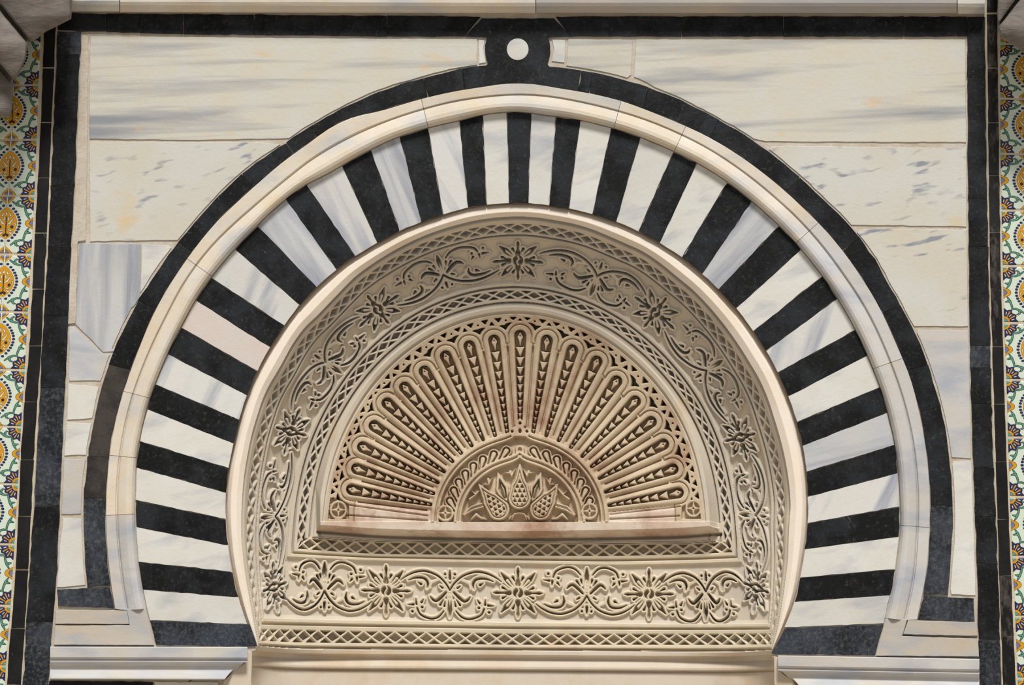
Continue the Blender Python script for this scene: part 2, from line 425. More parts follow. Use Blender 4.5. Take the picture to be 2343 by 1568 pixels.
def sweep(name, prof, ph0, ph1, mat, parent, n=None, gap=.03, label=None, e0=(0, 0), e1=(0, 0)):
    ph0 += gap*np.sign(ph1-ph0); ph1 -= gap*np.sign(ph1-ph0)
    n = n or max(3, int(abs(ph1-ph0)/1.6))
    V = []
    for u, y in prof:   # u 0..2 over k2,k3,k4 ; y depth
        ph = np.linspace(ph0+e0[0]+(e0[1]-e0[0])*u/2, ph1+e1[0]+(e1[1]-e1[0])*u/2, n)
        ra = k2(ph)+(k3(ph)-k2(ph))*min(u, 1) if u <= 1 else k3(ph)+(k4(ph)-k3(ph))*(u-1)
        a = np.radians(ph); V.append(back(CX+ra*np.sin(a), CY-ra*np.cos(a), y))
    m = len(prof); V = np.stack(V, 1).reshape(-1, 3); Fc = []
    for i in range(n-1):
        for j in range(m-1):
            Fc.append((i*m+j, (i+1)*m+j, (i+1)*m+j+1, i*m+j+1))
    Fc.append(tuple(range(m))); Fc.append(tuple(range((n-1)*m+m-1, (n-1)*m-1, -1)))
    return mesh_obj(name, V, Fc, mat, parent, label=label)


PROF = [(0.02, .006), (0.02, -.010), (.06, -.0125), (.9, -.0125), (.96, -.011), (1.0, -.007), (1.05, -.007), (1.08, -.012), (1.14, -.015), (1.3, -.0185), (1.5, -.022), (1.68, -.0225), (1.82, -.0195), (1.92, -.014), (1.99, -.008), (1.99, .006)]
J = [phi(262, 1393)-.1, phi(278, 1178), phi(281, 1045), phi(311, 903), phi(460, 615), phi(972, 260), phi(1413, 262), phi(1555, 320), phi(1850, 530), phi(2035, 831), phi(2093, 1205), phi(2097, 1419)]
J[0] = phi(297, 1394); J[-1] = phi(2070, 1417)
E0 = (phi(262, 1394)-J[0], phi(334, 1394)-J[0]); E1 = (phi(2098, 1418)-J[-1], phi(2026, 1415)-J[-1])
mm = ['mould_grey', 'mould', 'mould', 'mould', 'mould', 'mould', 'mould', 'mould', 'mould_grey', 'mould_grey', 'mould_grey']
for i in range(len(J)-1):
    sweep('moulding_segment', PROF, J[i], J[i+1], M[mm[i]], ring, e0=E0 if i == 0 else (0, 0), e1=E1 if i == len(J)-2 else (0, 0))
# L shaped feet of the moulding
for nm, P, fr in (('moulding_foot', [(262, 1394), (333, 1394), (340, 1420), (352, 1477), (123, 1476), (126, 1432), (297, 1431), (290, 1398)], -.016),
                  ('moulding_foot', [(127, 1398), (290, 1396), (296, 1429), (126, 1428)], -.0148),
                  ('moulding_foot', [(2027, 1416), (2076, 1418), (2065, 1456), (2238, 1462), (2240, 1503), (2003, 1501), (2022, 1434)], -.016),
                  ('moulding_foot', [(2077, 1420), (2236, 1424), (2237, 1456), (2066, 1452)], -.0148)):
    stone_piece(nm, P, M['foot'], ring, front=fr, bev=2, amp=.3)

# ------------------------------------------------------------------ black band around it, boss with white disc on top
band = thing('black_arch_band', 'thin black marble band round the arch with a round boss at its crown', 'stone band', at(1185, 150))
BJ = [phi(226, 1338), phi(216, 1140), phi(222, 1000) if False else -85.0, phi(285, 845), phi(336, 698), phi(424, 565), phi(566, 413), phi(663, 340), phi(771, 267), phi(975, 201), phi(1060, 180), phi(1326, 185), phi(1353, 184), phi(1478, 221), phi(1639, 287), phi(1815, 423), phi(1948, 559), phi(2040, 707), phi(2101, 841), phi(2128, 936), phi(2154, 1157), phi(2140, 1363)]
for i in range(len(BJ)-1):
    a, b = BJ[i], BJ[i+1]
    if i == 10: continue
    n = max(2, int((b-a)/2.2)); a1 = a2 = a; b1 = b2 = b
    if i == 0: a1, a2 = phi(199.5, 1343), phi(254.5, 1341)
    if i == len(BJ)-2: b1, b2 = phi(2169, 1362), phi(2111, 1360)
    P = np.concatenate([kp(k1, np.linspace(a1, b1, n)), kp(k2, np.linspace(b2, a2, n), 1)])
    stone_piece('band_stone', P, M[{1: 'black_brown', 2: 'black_brown', 20: 'black_worn', 0: 'black_worn'}.get(i, 'black')], band, front=-.0045, gap=.7, amp=.7, stp=18)
stone_piece('band_foot', [(131, 1349), (246, 1344), (252, 1346), (261, 1392), (133, 1388)], M['black_worn'], band, front=-.0045, gap=.5, amp=.5)
stone_piece('band_foot', [(2114, 1364), (2228, 1370), (2230, 1422), (2100, 1418)], M['black_worn'], band, front=-.0045, gap=.5, amp=.5)
# keystone with boss (one stone cut to the round)
a = np.radians(np.linspace(-148+360, -32, 34)[::-1]); bx, by, br_ = 1184.5, 113., 75.
arc = lambda s, e, r=br_, n=14: np.stack([bx+r*np.sin(np.radians(np.linspace(s, e, n))), by-r*np.cos(np.radians(np.linspace(s, e, n)))], -1)
top = kp(k1, np.linspace(BJ[10], phi(1112, 146), 5)); top2 = kp(k1, np.linspace(phi(1258, 146), BJ[11], 5))
bot = kp(k2, np.linspace(BJ[11], BJ[10], 12), 1)
key = np.concatenate([top, arc(-116, -69, n=8), [(1063, 84), (1102, 42), (1268, 42), (1308, 84)], arc(69, 116, n=8), top2, bot])
stone_piece('keystone', key, M['black'], band, front=-.005, gap=.5, amp=.25, stp=10, label='black keystone cut to a round boss')
disc = np.stack([1184.5+25*np.cos(np.linspace(0, 6.283, 33)[:-1]), 113+25*np.sin(np.linspace(0, 6.283, 33)[:-1])], -1)
stone_piece('boss_disc', disc, M['white'], band, front=-.0065, backd=-.003, bev=1.5, amp=0, stp=50, label='round white marble disc')

# ------------------------------------------------------------------ spandrel panelling
pl = thing('marble_panelling', 'pale marble slabs filling the left corner between arch and frame', 'wall panelling', at(190, 1340))
pr_ = thing('marble_panelling', 'pale marble slabs filling the right corner between arch and frame', 'wall panelling', at(2200, 1360))


def along(y0, y1, left, off=3.5, n=14):
    # points of the outer band edge between two heights
    ph = np.linspace(-112, -6, 900) if left else np.linspace(6, 112, 900)
    p = kp(k1, ph, off); m = (p[:, 1] >= min(y0, y1)) & (p[:, 1] <= max(y0, y1)); p = p[m]
    p = p[np.argsort(p[:, 1])]; idx = np.linspace(0, len(p)-1, n).astype(int); p = p[idx]
    return p if y1 > y0 else p[::-1]


def slab(par, P, mat, **kw): return stone_piece('marble_slab', P, M[mat], par, front=-.0018, bev=1.2, amp=.45, gap=.8, stp=16, **kw)


e = along(158, 318, True, n=22)
slab(pl, [(206, 83), (700, 87), (1092, 89), (1092, 149), *[tuple(q) for q in e], (440, 321), (204, 318)], 'white_band', label='large slab with grey horizontal streaks')
slab(pl, [(1095, 90), (1110, 92), (1107, 112), (1112, 143), (1095, 147)], 'white')
slab(pl, [(204, 324), (600, 326), *[tuple(q) for q in along(330, 551, True)], (206, 553)], 'speck', label='slab speckled with small grey dashes')
slab(pl, [(181, 557), (322, 559), (321, 680), (308, 700), *[tuple(q) for q in along(705, 798, True, 5, 6)], (262, 804), (236, 806), (172, 742)], 'grey', label='blue-grey slab with vertical grain')
slab(pl, [(325, 560), (385, 561), *[tuple(q) for q in along(566, 672, True, 5, 8)]], 'white')
slab(pl, [(158, 746), (170, 748), (232, 808), (252, 812), *[tuple(q) for q in along(818, 872, True, 5, 5)], (158, 872)], 'mould_grey')
slab(pl, [(156, 878), *[tuple(q) for q in along(884, 958, True, 5, 6)], (153, 962)], 'white')
slab(pl, [(152, 966), *[tuple(q) for q in along(968, 1042, True, 5, 6)], (147, 1043)], 'white')
slab(pl, [(146, 1050), *[tuple(q) for q in along(1050, 1178, True, 4, 8)], (141, 1178)], 'mould_grey')
slab(pl, [(144, 1185), *[tuple(q) for q in along(1186, 1342, True, 4, 8)], (130, 1345), (136, 1260)], 'white')
stone_piece('mortar_strip', [(188, 80), (202, 82), (200, 320), (196, 550), (178, 552), (173, 740), (154, 742), (165, 560), (174, 400), (182, 200)], M['mortar'], pl, front=-.0035, bev=.6, amp=.3, label='smoothed mortar strip beside the black frame')
slab(pr_, [(1455, 90), (2209, 90), (2211, 326), (1752, 324), *[tuple(q) for q in along(200, 318, False, n=20)[::-1]], (1462, 180), (1450, 176)], 'white_band', label='large slab with grey horizontal streaks')
slab(pr_, [(1300, 89), (1448, 91), (1444, 172), *[tuple(q) for q in kp(k1, np.linspace(phi(1435, 180), phi(1296, 150), 6), 5)]], 'white_band')
slab(pr_, [(1262, 90), (1294, 91), (1292, 144), (1262, 140), (1267, 112)], 'white')
slab(pr_, [(1768, 334), (2211, 338), (2211, 519), *[tuple(q) for q in along(342, 517, False)[::-1]]], 'speck', label='slab speckled with small grey dashes')
slab(pr_, [(1976, 524), (2212, 525), (2215, 748), *[tuple(q) for q in along(530, 748, False)[::-1]]], 'speck', label='slab with scattered dashes and brown stain')
slab(pr_, [(2100, 754), (2216, 756), (2222, 1050), *[tuple(q) for q in along(760, 1048, False)[::-1]]], 'mould_grey')
slab(pr_, [(2182, 1056), (2223, 1056), (2233, 1364), (2175, 1361), *[tuple(q) for q in along(1062, 1350, False, 4, 12)[::-1]]], 'white')

# ------------------------------------------------------------------ black rectangular frame
fr = thing('black_marble_border', 'tall rectangular frame of black marble blocks enclosing the whole arch', 'stone border', at(1180, 60))
lo = tab((-40, 136), (60, 132), (125, 130), (240, 125), (400, 117), (564, 110), (800, 95), (888, 92), (1158, 78), (1424, 60), (1640, 47))
li = tab((-40, 190), (75, 186), (240, 178), (400, 172), (564, 163), (800, 154), (888, 149), (1158, 137), (1350, 128), (1430, 121), (1480, 114), (1640, 109))
ri = tab((-40, 2212), (85, 2213), (300, 2214), (520, 2216), (800, 2219), (1000, 2225), (1200, 2232), (1400, 2238), (1640, 2243))
ro = tab((-40, 2253), (400, 2258), (800, 2266), (1000, 2271), (1200, 2279), (1400, 2287), (1568, 2291), (1640, 2294))


def column(fa, fb, ys, name, par, mats, front=-.0042, gap=.7, amp=.8):
    for i in range(len(ys)-1):
        y0, y1 = ys[i], ys[i+1]; yy = np.linspace(y0, y1, 4)
        P = [(float(fb(y)), y) for y in yy]+[(float(fa(y)), y) for y in yy[::-1]]
        stone_piece(name, P, M[mats[i % len(mats)]], par, front=front, gap=gap, amp=amp, stp=16)


column(lo, li, [72, 125, 239, 424, 564, 723, 888, 1158, 1424, 1640], 'frame_stone', fr, ['black_worn', 'black', 'black', 'black', 'black', 'black', 'black_worn', 'black', 'black_worn'])
column(ri, ro, [38, 177, 455, 565, 792, 842, 925, 1069, 1182, 1291, 1465, 1640], 'frame_stone', fr, ['black', 'black', 'black', 'black', 'black_worn', 'black', 'black', 'black', 'black', 'black', 'black_worn'])
tx = [132, 245, 318, 420, 582, 886, 1062, 1306, 1560, 1793, 2068, 2213]
for i in range(len(tx)-1):
    a, b = tx[i], tx[i+1]
    if a == 1062: continue
    bt = lambda x: np.interp(x, [132, 420, 886, 1062, 2213], [70, 79, 84, 84, 84]); tp = lambda x: np.interp(x, [132, 900, 2213], [30, 36, 38])
    P = [(a, tp(a)), ((a+b)/2, tp((a+b)/2)), (b, tp(b)), (b, bt(b)), ((a+b)/2, bt((a+b)/2)), (a, bt(a))]
    if b == 1062: P[2] = (1100, 38)
    if a == 1306: P[0] = (1270, 38)
    stone_piece('frame_stone', P, M['black'], fr, front=-.0042, gap=.7, amp=.6, stp=16)

# ------------------------------------------------------------------ glazed black border tiles
bx0 = tab((-40, 104), (60, 102), (280, 95), (472, 84), (800, 68), (979, 52), (1373, 33), (1500, 20), (1640, 13))
bx1 = tab((-40, 132), (60, 131), (240, 123), (472, 113), (800, 97), (979, 84), (1373, 64), (1500, 55), (1640, 46))
cx0 = tab((-40, 2256), (100, 2258), (600, 2264), (1000, 2276), (1400, 2288), (1640, 2297))
cx1 = tab((-40, 2282), (100, 2283), (600, 2290), (1000, 2302), (1400, 2318), (1640, 2328))
sl = thing('tile_border', 'narrow black glazed tile border left of the marble frame', 'tile border', at(70, 900))
sr = thing('tile_border', 'narrow black glazed tile border right of the marble frame, greyer glaze', 'tile border', at(2280, 900))
column(lambda y: bx0(y)-2, lambda y: bx1(y)-2, [40, 155, 281, 407, 533, 662, 792, 920, 1052, 1182, 1304, 1439, 1568, 1690], 'border_tile', sl, ['tileblack_clean'], front=-.003, gap=1.9, amp=.5)
column(lambda y: cx0(y), lambda y: cx1(y), [-40, 29], 'border_tile', sr, ['tileblack'], front=-.003, gap=1.2, amp=.4)
column(lambda y: cx0(y), lambda y: cx1(y), [32, 156, 281, 402, 532, 661, 793, 925, 1057, 1189, 1318, 1456, 1580, 1690], 'border_tile', sr, ['tileblack', 'tileblack', 'tileblack', 'tileblack', 'tileblack', 'tileblack', 'tileblack_clean', 'tileblack_clean', 'tileblack_clean', 'tileblack_clean'], front=-.003, gap=1.7, amp=.4)

# ------------------------------------------------------------------ painted tiles: one pattern, painted per vertex
AS = .91
NX, NY = 186, 204
U, V_ = np.meshgrid(np.linspace(0, AS, NX), np.linspace(0, 1, NY))
X = AS/2-np.abs(U-AS/2)          # distance from nearest side edge
colr = np.zeros((NY, NX, 3)); colr[:] = srgb((206, 217, 200))[:3]


def paint(mask, c, soft=None):
    colr[mask] = srgb(c)[:3]


def seg(P, r):
    d = np.full(X.shape, 9.)
    for (a, b), (r0, r1) in zip(zip(P[:-1], P[1:]), zip(r[:-1], r[1:])):
        ax, ay = a; bx_, by_ = b; L = (bx_-ax)**2+(by_-ay)**2+1e-9
        t = np.clip(((X-ax)*(bx_-ax)+(V_-ay)*(by_-ay))/L, 0, 1)
        d = np.minimum(d, np.hypot(X-ax-t*(bx_-ax), V_-ay-t*(by_-ay))-(r0+(r1-r0)*t))
    return d


OUT = (28, 46, 44); TEAL = (92, 146, 122); NAVY = (38, 38, 78); ORG = (206, 146, 22); BRN = (60, 42, 18); WHT = (222, 222, 200)
vin = []
for s in (0, 1):
    m = (lambda p: p) if s == 0 else (lambda p: (p[0], .94-p[1]))
    for P, r in (([(.36, .09), (.28, .15), (.20, .175), (.15, .17)], [.008, .016, .012, .008]), ([(.27, .15), (.275, .10), (.25, .075), (.225, .075)], [.014, .016, .01, .004]),
                 ([(.15, .175), (.14, .24), (.11, .32), (.07, .385)], [.01, .014, .016, .008]), ([(.11, .30), (.07, .31), (.035, .30)], [.012, .014, .004]), ([(.15, .175), (.13, .14)], [.01, .006])):
        vin.append(seg([m(p) for p in P], r))
vd = np.minimum.reduce(vin); paint(vd < .007, OUT); paint(vd < -.004, TEAL)
for cyv in (0., 1.):
    rr = np.hypot(X, V_-cyv); an = np.arctan2(np.abs(V_-cyv), X); lob = .235+.016*np.cos(an*12)
    paint(rr < lob, NAVY)
    aw = np.abs(((an/(math.pi/2)*3) % 1)-0.0); aw = np.minimum(aw, 1-aw)
    paint((aw < .10) & (rr > .1) & (rr < .215) & (an > .2) & (an < 1.4), ORG)
    aw2 = np.abs(((an/(math.pi/2)*3) % 1)-.5)
    paint((aw2 < .07) & (rr > .135) & (rr < .185), WHT)
    paint(rr < .108, BRN); paint(rr < .102, ORG); paint(rr < .068, BRN); paint(rr < .062, (96, 152, 140))
hd = seg([(0., .47), (.07, .47), (.125, .47)], [.105, .06, .002]); paint(hd < .006, BRN); paint(hd < -.002, ORG)
hq = np.minimum(seg([(0., .44), (.03, .445)], [.03, .02]), seg([(0., .5), (.05, .47)], [.03, .015])); paint(hq < .006, BRN); paint(hq < -.002, (112, 118, 152))
Xc = AS/2-X
for s in (0, 1):
    vv = V_ if s == 0 else 1-V_
    dd = np.abs(Xc)/(.118*np.clip(1-np.maximum(vv-.01, 0)/.125, .001, 1)**.75)-1
    inn = (vv < .133); paint(inn & (dd < .09), BRN); paint(inn & (dd < -.0) & (vv < .126), ORG)
    q = np.minimum(np.hypot(Xc-.035, vv-.02)-.03, np.hypot(Xc, vv-.055)-.026); paint(q < .006, BRN); paint(q < -.001, (112, 118, 152))
mv = .47; hh = .285
mw = .19*np.clip(1-(np.abs(V_-mv)/hh)**1.9, 0, 1)**.78
for k in range(13):
    t = (k+.5)/13*2-1; t = np.sign(t)*abs(t)**.86; yv = mv+t*hh*1.02; w_ = .19*np.clip(1-np.abs(t)**1.9, 0, 1)**.78
    ox = w_+.042*(1-abs(t)**4*.7); oy = yv+np.sign(t)*.045*abs(t)**3
    paint(np.hypot((Xc-ox)*.85, V_-oy) < .0235, NAVY)
paint(Xc < mw+.016, BRN); paint(Xc < mw+.012, WHT); paint(Xc < mw-.004, BRN); paint(Xc < mw-.009, ORG)


def segc(P, r):
    d = np.full(X.shape, 9.)
    for (a, b), (r0, r1) in zip(zip(P[:-1], P[1:]), zip(r[:-1], r[1:])):
        L = (b[0]-a[0])**2+(b[1]-a[1])**2+1e-9; t = np.clip(((Xc-a[0])*(b[0]-a[0])+(V_-a[1])*(b[1]-a[1]))/L, 0, 1)
        d = np.minimum(d, np.hypot(Xc-a[0]-t*(b[0]-a[0]), V_-a[1]-t*(b[1]-a[1]))-(r0+(r1-r0)*t))
    return d


for P, r, c in (([(.02, .49), (.06, .47), (.12, .38)], [.004, .014, .004], WHT), ([(.0, .27), (.0, .31)], [.004, .014], WHT), ([(.05, .30), (.07, .335)], [.006, .014], WHT), ([(.03, .36), (.04, .41)], [.006, .01], WHT),
                ([(.03, .58), (.09, .60)], [.004, .01], WHT), ([(.06, .63), (.09, .65)], [.008, .012], WHT), ([(.0, .36), (.0, .68)], [.005, .005], BRN), ([(.10, .535), (.102, .535)], [.022, .022], NAVY), ([(.03, .68), (.0, .66)], [.02, .01], BRN), ([(.0, .70), (.001, .70)], [.01, .01], WHT), ([(.15, .46), (.155, .5)], [.006, .009], WHT)):
    d = segc(P, r); paint(d < .006, BRN); paint(d < 0, c)
colr += RNG.normal(0, .012, colr.shape); colr = np.clip(colr, 0, 1)
TH = .1235
tv = np.zeros((NY, NX, 3)); tv[..., 0] = (U-AS/2)*TH; tv[..., 2] = (.5-V_)*TH
edge = np.minimum(np.minimum(U, AS-U), np.minimum(V_, 1-V_)); tv[..., 1] = -.0025*np.clip(edge/.02, 0, 1)**.5
idx = np.arange(NX*NY).reshape(NY, NX)
fq = np.stack([idx[:-1, :-1], idx[1:, :-1], idx[1:, 1:], idx[:-1, 1:]], -1).reshape(-1, 4)
tme = bpy.data.meshes.new('painted_tile'); tme.from_pydata(tv.reshape(-1, 3).tolist(), [], fq.tolist()); tme.materials.append(M['tile']); tme.shade_smooth()
ca = tme.color_attributes.new('Col', 'FLOAT_COLOR', 'POINT')
ca.data.foreach_set('color', np.concatenate([colr.reshape(-1, 3), np.ones((NX*NY, 1))], 1).astype(np.float32).ravel())
tl = thing('tile_column', 'column of painted floral tiles along the left edge, orange and navy on cream', 'wall tiles', at(30, 900))
tr = thing('tile_column', 'column of painted floral tiles along the right edge, orange and navy on cream', 'wall tiles', at(2330, 900))
LJ = [-66, 65, 196, 321, 449, 583, 715, 847, 977, 1108.6, 1246, 1386, 1524, 1664]
RJ = [-27, 102, 227, 353, 482, 609, 739, 869, 1001, 1137, 1273, 1410, 1552, 1690]
lx = tab((-60, 98), (60, 97), (200, 90), (320, 86), (450, 81), (583, 74), (715, 66), (847, 59), (978, 50), (1108, 43), (1250, 35), (1385, 27), (1525, 15), (1660, 8))
rx = tab((-60, 2286), (100, 2286), (353, 2287), (610, 2292), (739, 2295), (870, 2301), (1001, 2304), (1137, 2308), (1273, 2314), (1410, 2321), (1552, 2326), (1690, 2332))
for par, gp in ((tl, [(float(lo(y))-1, y) for y in range(-80, 1691, 177)]+[(-160, 1690), (-160, -80)]), (tr, [(float(ro(y))+1, y) for y in range(-80, 1691, 177)]+[(2500, 1690), (2500, -80)])):
    stone_piece('grout_bed', gp, M['grout'], par, front=-.0009, bev=.5, amp=0, stp=400)
for par, JJ, ex, sgn in ((tl, LJ, lx, -1), (tr, RJ, rx, 1)):
    for i in range(len(JJ)-1):
        y0, y1 = JJ[i]+1.9, JJ[i+1]-1.9; e0, e1 = float(ex(y0))+sgn*1.5, float(ex(y1))+sgn*1.5
        a, b = back(e0, y0, 0), back(e1, y1, 0); h = np.linalg.norm(a-b); w = h*AS*1.02
        c = (a+b)/2+np.array([sgn*w/2, 0, 0])
        o = bpy.data.objects.new('painted_tile', tme); COL.objects.link(o); o.parent = par
        o.location = Vector(c)-wloc(par); o.scale = (w/(AS*TH), 1, h/TH)
        o.rotation_euler.y = math.atan2(a[0]-b[0], a[2]-b[2])
        # the next tile outward, seen only as a sliver
# ------------------------------------------------------------------ cornice above and springing cornices below
cor = thing('marble_cornice', 'pale grey marble cornice course across the top, brown stained lower lip', 'cornice', at(1200, 0))


def extr(name, x0, x1, prof, mat, par, yslope=0.0, xr=None, n=8, ends=(0, 0), gap=1.0):
    """profile prof = [(dy pixels, depth m)] swept from x0 to x1"""
    xs = np.linspace(x0+gap, x1-gap, n); V = []
    for i, x in enumerate(xs):
        for dy, D in prof:
            sx = 0
            V.append(back(x+sx, dy+yslope*(x-x0)+RNG.normal(0, .15), D))
    m = len(prof); Fc = []
    for i in range(n-1):
        for j in range(m-1): Fc.append((i*m+j, i*m+j+1, (i+1)*m+j+1, (i+1)*m+j))
    Fc.append(tuple(range(m-1, -1, -1))); Fc.append(tuple(range((n-1)*m, n*m)))
    return mesh_obj(name, V, Fc, mat, par)


CP = [(-80, .02), (-80, -.05), (-30, -.05), (4, -.048), (12, -.044), (18, -.036), (24, -.030), (27, -.026), (28, -.022), (29, .004)]
cj = [120, 274, 1226, 2190, 2254]
for i in range(4):
    extr('cornice_block', cj[i], cj[i+1], [(d+[-2, 0, 2, 4][i], D) for d, D in CP], M[['white', 'mould', 'cornice_grey', 'white'][i]], cor, .0025 if i < 2 else .0005)
# springing cornices
for x0, x1, y0, sl_, ins, nmx, side in ((115, 566, 1480, .002, 50, 'marble moulded impost under the left end of the striped arch', 1), (1780, 2241, 1500, .018, 50, 'marble moulded impost under the right end of the striped arch', -1)):
    t = thing('impost_moulding', nmx, 'moulding', at((x0+x1)/2, y0+30))
    prof = [(0, .006), (0, -.030), (2, -.032), (24, -.032), (27, -.030), (29, -.025), (32, -.026), (34, -.030), (38, -.028), (44, -.020), (52, -.018), (60, -.024), (68, -.034), (73, -.036), (75, -.032), (76, .006)]
    jn = [(x0, 442), (442, x1)] if side > 0 else [(x0, 2090), (2090, x1)]
    for a, b in jn:
        xs = np.linspace(a, b, 9); V = []
        for x in xs:
            for dy, D in prof:
                xx = x
                k = np.clip((dy-34)/40, 0, 1)**.55*52
                if side > 0 and b == x1: xx = a+(x-a)*(b-k-a)/(b-a)
                if side < 0 and a == x0: xx = b-(b-x)*(b-k-a)/(b-a)
                V.append(back(xx, y0+dy+sl_*(x-x0), D))
        m = len(prof); Fc = []
        for i in range(8):
            for j in range(m-1): Fc.append((i*m+j, i*m+j+1, (i+1)*m+j+1, (i+1)*m+j))
        Fc.append(tuple(range(m-1, -1, -1))); Fc.append(tuple(range(8*m, 9*m)))
        mesh_obj('moulding_block', V, Fc, M['mould_grey'], t)
# stones just under the left impost
lb = thing('lower_course', 'black and white marble blocks just under the left impost', 'stone course', at(300, 1575))
stone_piece('course_stone', [(112, 1558), (350, 1560), (350, 1650), (106, 1648)], M['black'], lb, gap=1)
stone_piece('course_stone', [(353, 1560), (500, 1561), (500, 1650), (353, 1650)], M['white'], lb, gap=1)
rb = thing('lower_course', 'marble block just under the right impost', 'stone course', at(2000, 1600))
stone_piece('course_stone', [(1850, 1580), (2240, 1584), (2244, 1660), (1850, 1660)], M['white'], rb, gap=1)


# ------------------------------------------------------------------ capitals in the top corners
def chunk(name, P, D0, D1, mat, par, bev=9, label=None):
    P = densify(P, 10, .2)
    if signed_area(P) < 0: P = P[::-1]
    n = len(P); L = []
    for k, (ins, D) in enumerate(((0, D0), (0, D1+.045), (bev*.13, D1+.027), (bev*.5, D1+.008), (bev, D1))):
        Q = inset(P, ins); L.append(back(Q[:, 0], Q[:, 1], D))
    V = np.concatenate(L); Fc = []
    for k in range(4):
        for i in range(n):
            j = (i+1) % n; Fc.append((k*n+i, k*n+j, (k+1)*n+j, (k+1)*n+i))
    Q = inset(P, bev)
    for a, b, c in tessellate_polygon([[Vector((q[0], -q[1], 0)) for q in Q]]):
        ar = (Q[b, 0]-Q[a, 0])*(Q[c, 1]-Q[a, 1])-(Q[b, 1]-Q[a, 1])*(Q[c, 0]-Q[a, 0])
        Fc.append((4*n+a, 4*n+b, 4*n+c) if ar > 0 else (4*n+a, 4*n+c, 4*n+b))
    return mesh_obj(name, V, Fc, mat, par, smooth=True)


capl = thing('column_capital', 'grey stone capital jutting into the top left corner, over the tiles', 'capital', at(20, 120, -.1))
chunk('abacus', [(-140, -120), (166, -120), (165, 0), (163, 43), (143, 54), (104, 73), (77, 95), (66, 96), (38, 62), (2, 16), (-140, -90)], -.02, -.17, M['stone'], capl, 17)
chunk('volute', [(-140, -80), (-2, 22), (34, 66), (62, 98), (60, 132), (43, 171), (33, 186), (2, 148), (-140, 40)], -.02, -.20, M['stone'], capl, 10)
chunk('bell', [(-140, -120), (150, -120), (150, 30), (96, 66), (62, 92), (52, 130), (26, 184), (22, 246), (-140, 280)], -.0, -.13, M['stone'], capl, 4)
chunk('neck', [(-140, 50), (0, 156), (29, 192), (29, 250), (23, 268), (-10, 272), (-140, 300)], -.02, -.15, M['stone'], capl, 9)
capr = thing('column_capital', 'grey stone capital jutting into the top right corner, over the tiles', 'capital', at(2330, 60, -.1))
chunk('abacus', [(2284, -120), (2284, -4), (2281, 30), (2284, 58), (2318, 10), (2370, -60), (2470, -160)], -.02, -.15, M['stone'], capr, 6)
chunk('bell', [(2288, -120), (2288, 78), (2330, 100), (2480, 190), (2480, -120)], -.0, -.11, M['stone'], capr, 4)
chunk('volute', [(2284, 62), (2290, 86), (2297, 91), (2313, 101), (2328, 109), (2350, 130), (2480, 210), (2480, -130), (2375, -50), (2322, 14)], -.02, -.18, M['stone'], capr, 9)
# ------------------------------------------------------------------ carved plaster niche: one height field, cut into its parts
ST = 1.0
gx = np.arange(505, 1862, ST); gy = np.arange(455, 1662, ST)
PX, PY = np.meshgrid(gx, gy); SH = PX.shape
PH = np.degrees(np.arctan2(PX-CX, CY-PY)); RR = np.hypot(PX-CX, PY-CY)
ks = kcurves(PH)
qa = 5.0+sum(np.clip((ks[i]-RR)/np.maximum(ks[i]-ks[i+1], 1.0), 0, 1) for i in range(10))
qa = np.where(RR < ks[-1], 15+(ks[-1]-RR)/20, qa); qa = np.where(RR > ks[0], 5-(RR-ks[0])/10, qa)
y6 = tab((590, 1477), (600, 1478), (640, 1483), (760, 1485.5), (1200, 1488), (1600, 1491), (1700, 1491), (1755, 1487))(PX)
y7 = tab((590, 1466), (645, 1469.6), (760, 1472), (1200, 1476.6), (1600, 1476.5), (1750, 1475))(PX)
y8 = tab((590, 1440), (605, 1440), (760, 1443.6), (1200, 1451), (1600, 1451), (1750, 1450))(PX)
y9t = tab((590, 1412), (605, 1413), (760, 1417.6), (1200, 1424), (1600, 1428), (1750, 1426)); y9 = y9t(PX)
y10t = tab((590, 1272), (655, 1275), (680, 1277), (850, 1284.5), (1185, 1291), (1400, 1295), (1560, 1292), (1688, 1288), (1760, 1286)); y10 = y10t(PX)
y11 = tab((660, 1254), (700, 1258), (850, 1268), (1185, 1272), (1400, 1273), (1592, 1269), (1675, 1264))(PX)
y12 = tab((660, 1228), (700, 1232), (850, 1241), (1185, 1243.5), (1400, 1246), (1592, 1245), (1655, 1240))(PX)
ys = [y6, y7, y8, y9, y10, y11, y12, y12-2, y12-4, y12-6]
qr = 6.0+sum(np.clip((ys[i]-PY)/(ys[i]-ys[i+1]), 0, 1) for i in range(9))
qr = np.where(PY < ys[-1], 15+(ys[-1]-PY)/20, qr); qr = np.where(PY > ys[0], 6-(PY-ys[0])/10, qr)
Q = np.minimum(qa, qr); row = qr < qa
below = PY > y6
# base surface: half round niche closing into a shallow half dome
pe = np.linspace(-90, -123.4, 60); kl = kp(k6, pe); kr = kp(k6, -pe)
xl = np.interp(PY, kl[:, 1], kl[:, 0]); xr = np.interp(PY, kr[:, 1], kr[:, 0]); bk_ = np.clip((PY-y6)/22, 0, 1); xl = xl+(572-xl)*bk_; xr = xr+(1784-xr)*bk_
d = np.where(PY < CY, ks[1]-RR, np.where(PX < 1181.5, PX-xl, xr-PX))
T = np.clip((CY-PY)/np.maximum(RR, 1), 0, 1); T = T*T*(3-2*T)
Rr = 300+220*T; d0 = 9+72*T
g = lambda t: np.sqrt(np.maximum(2*Rr*t-t*t, 0))
dd = np.minimum(np.maximum(d, -4)+d0, Rr)
DM = .165
D = .014+DM*(g(dd)-g(d0))/(Rr-g(d0))
Drim = np.interp(qa, [4.6, 5.0, 5.1, 5.3, 5.65, 6.0], [.024, .020, .012, .0045, .004, .014])
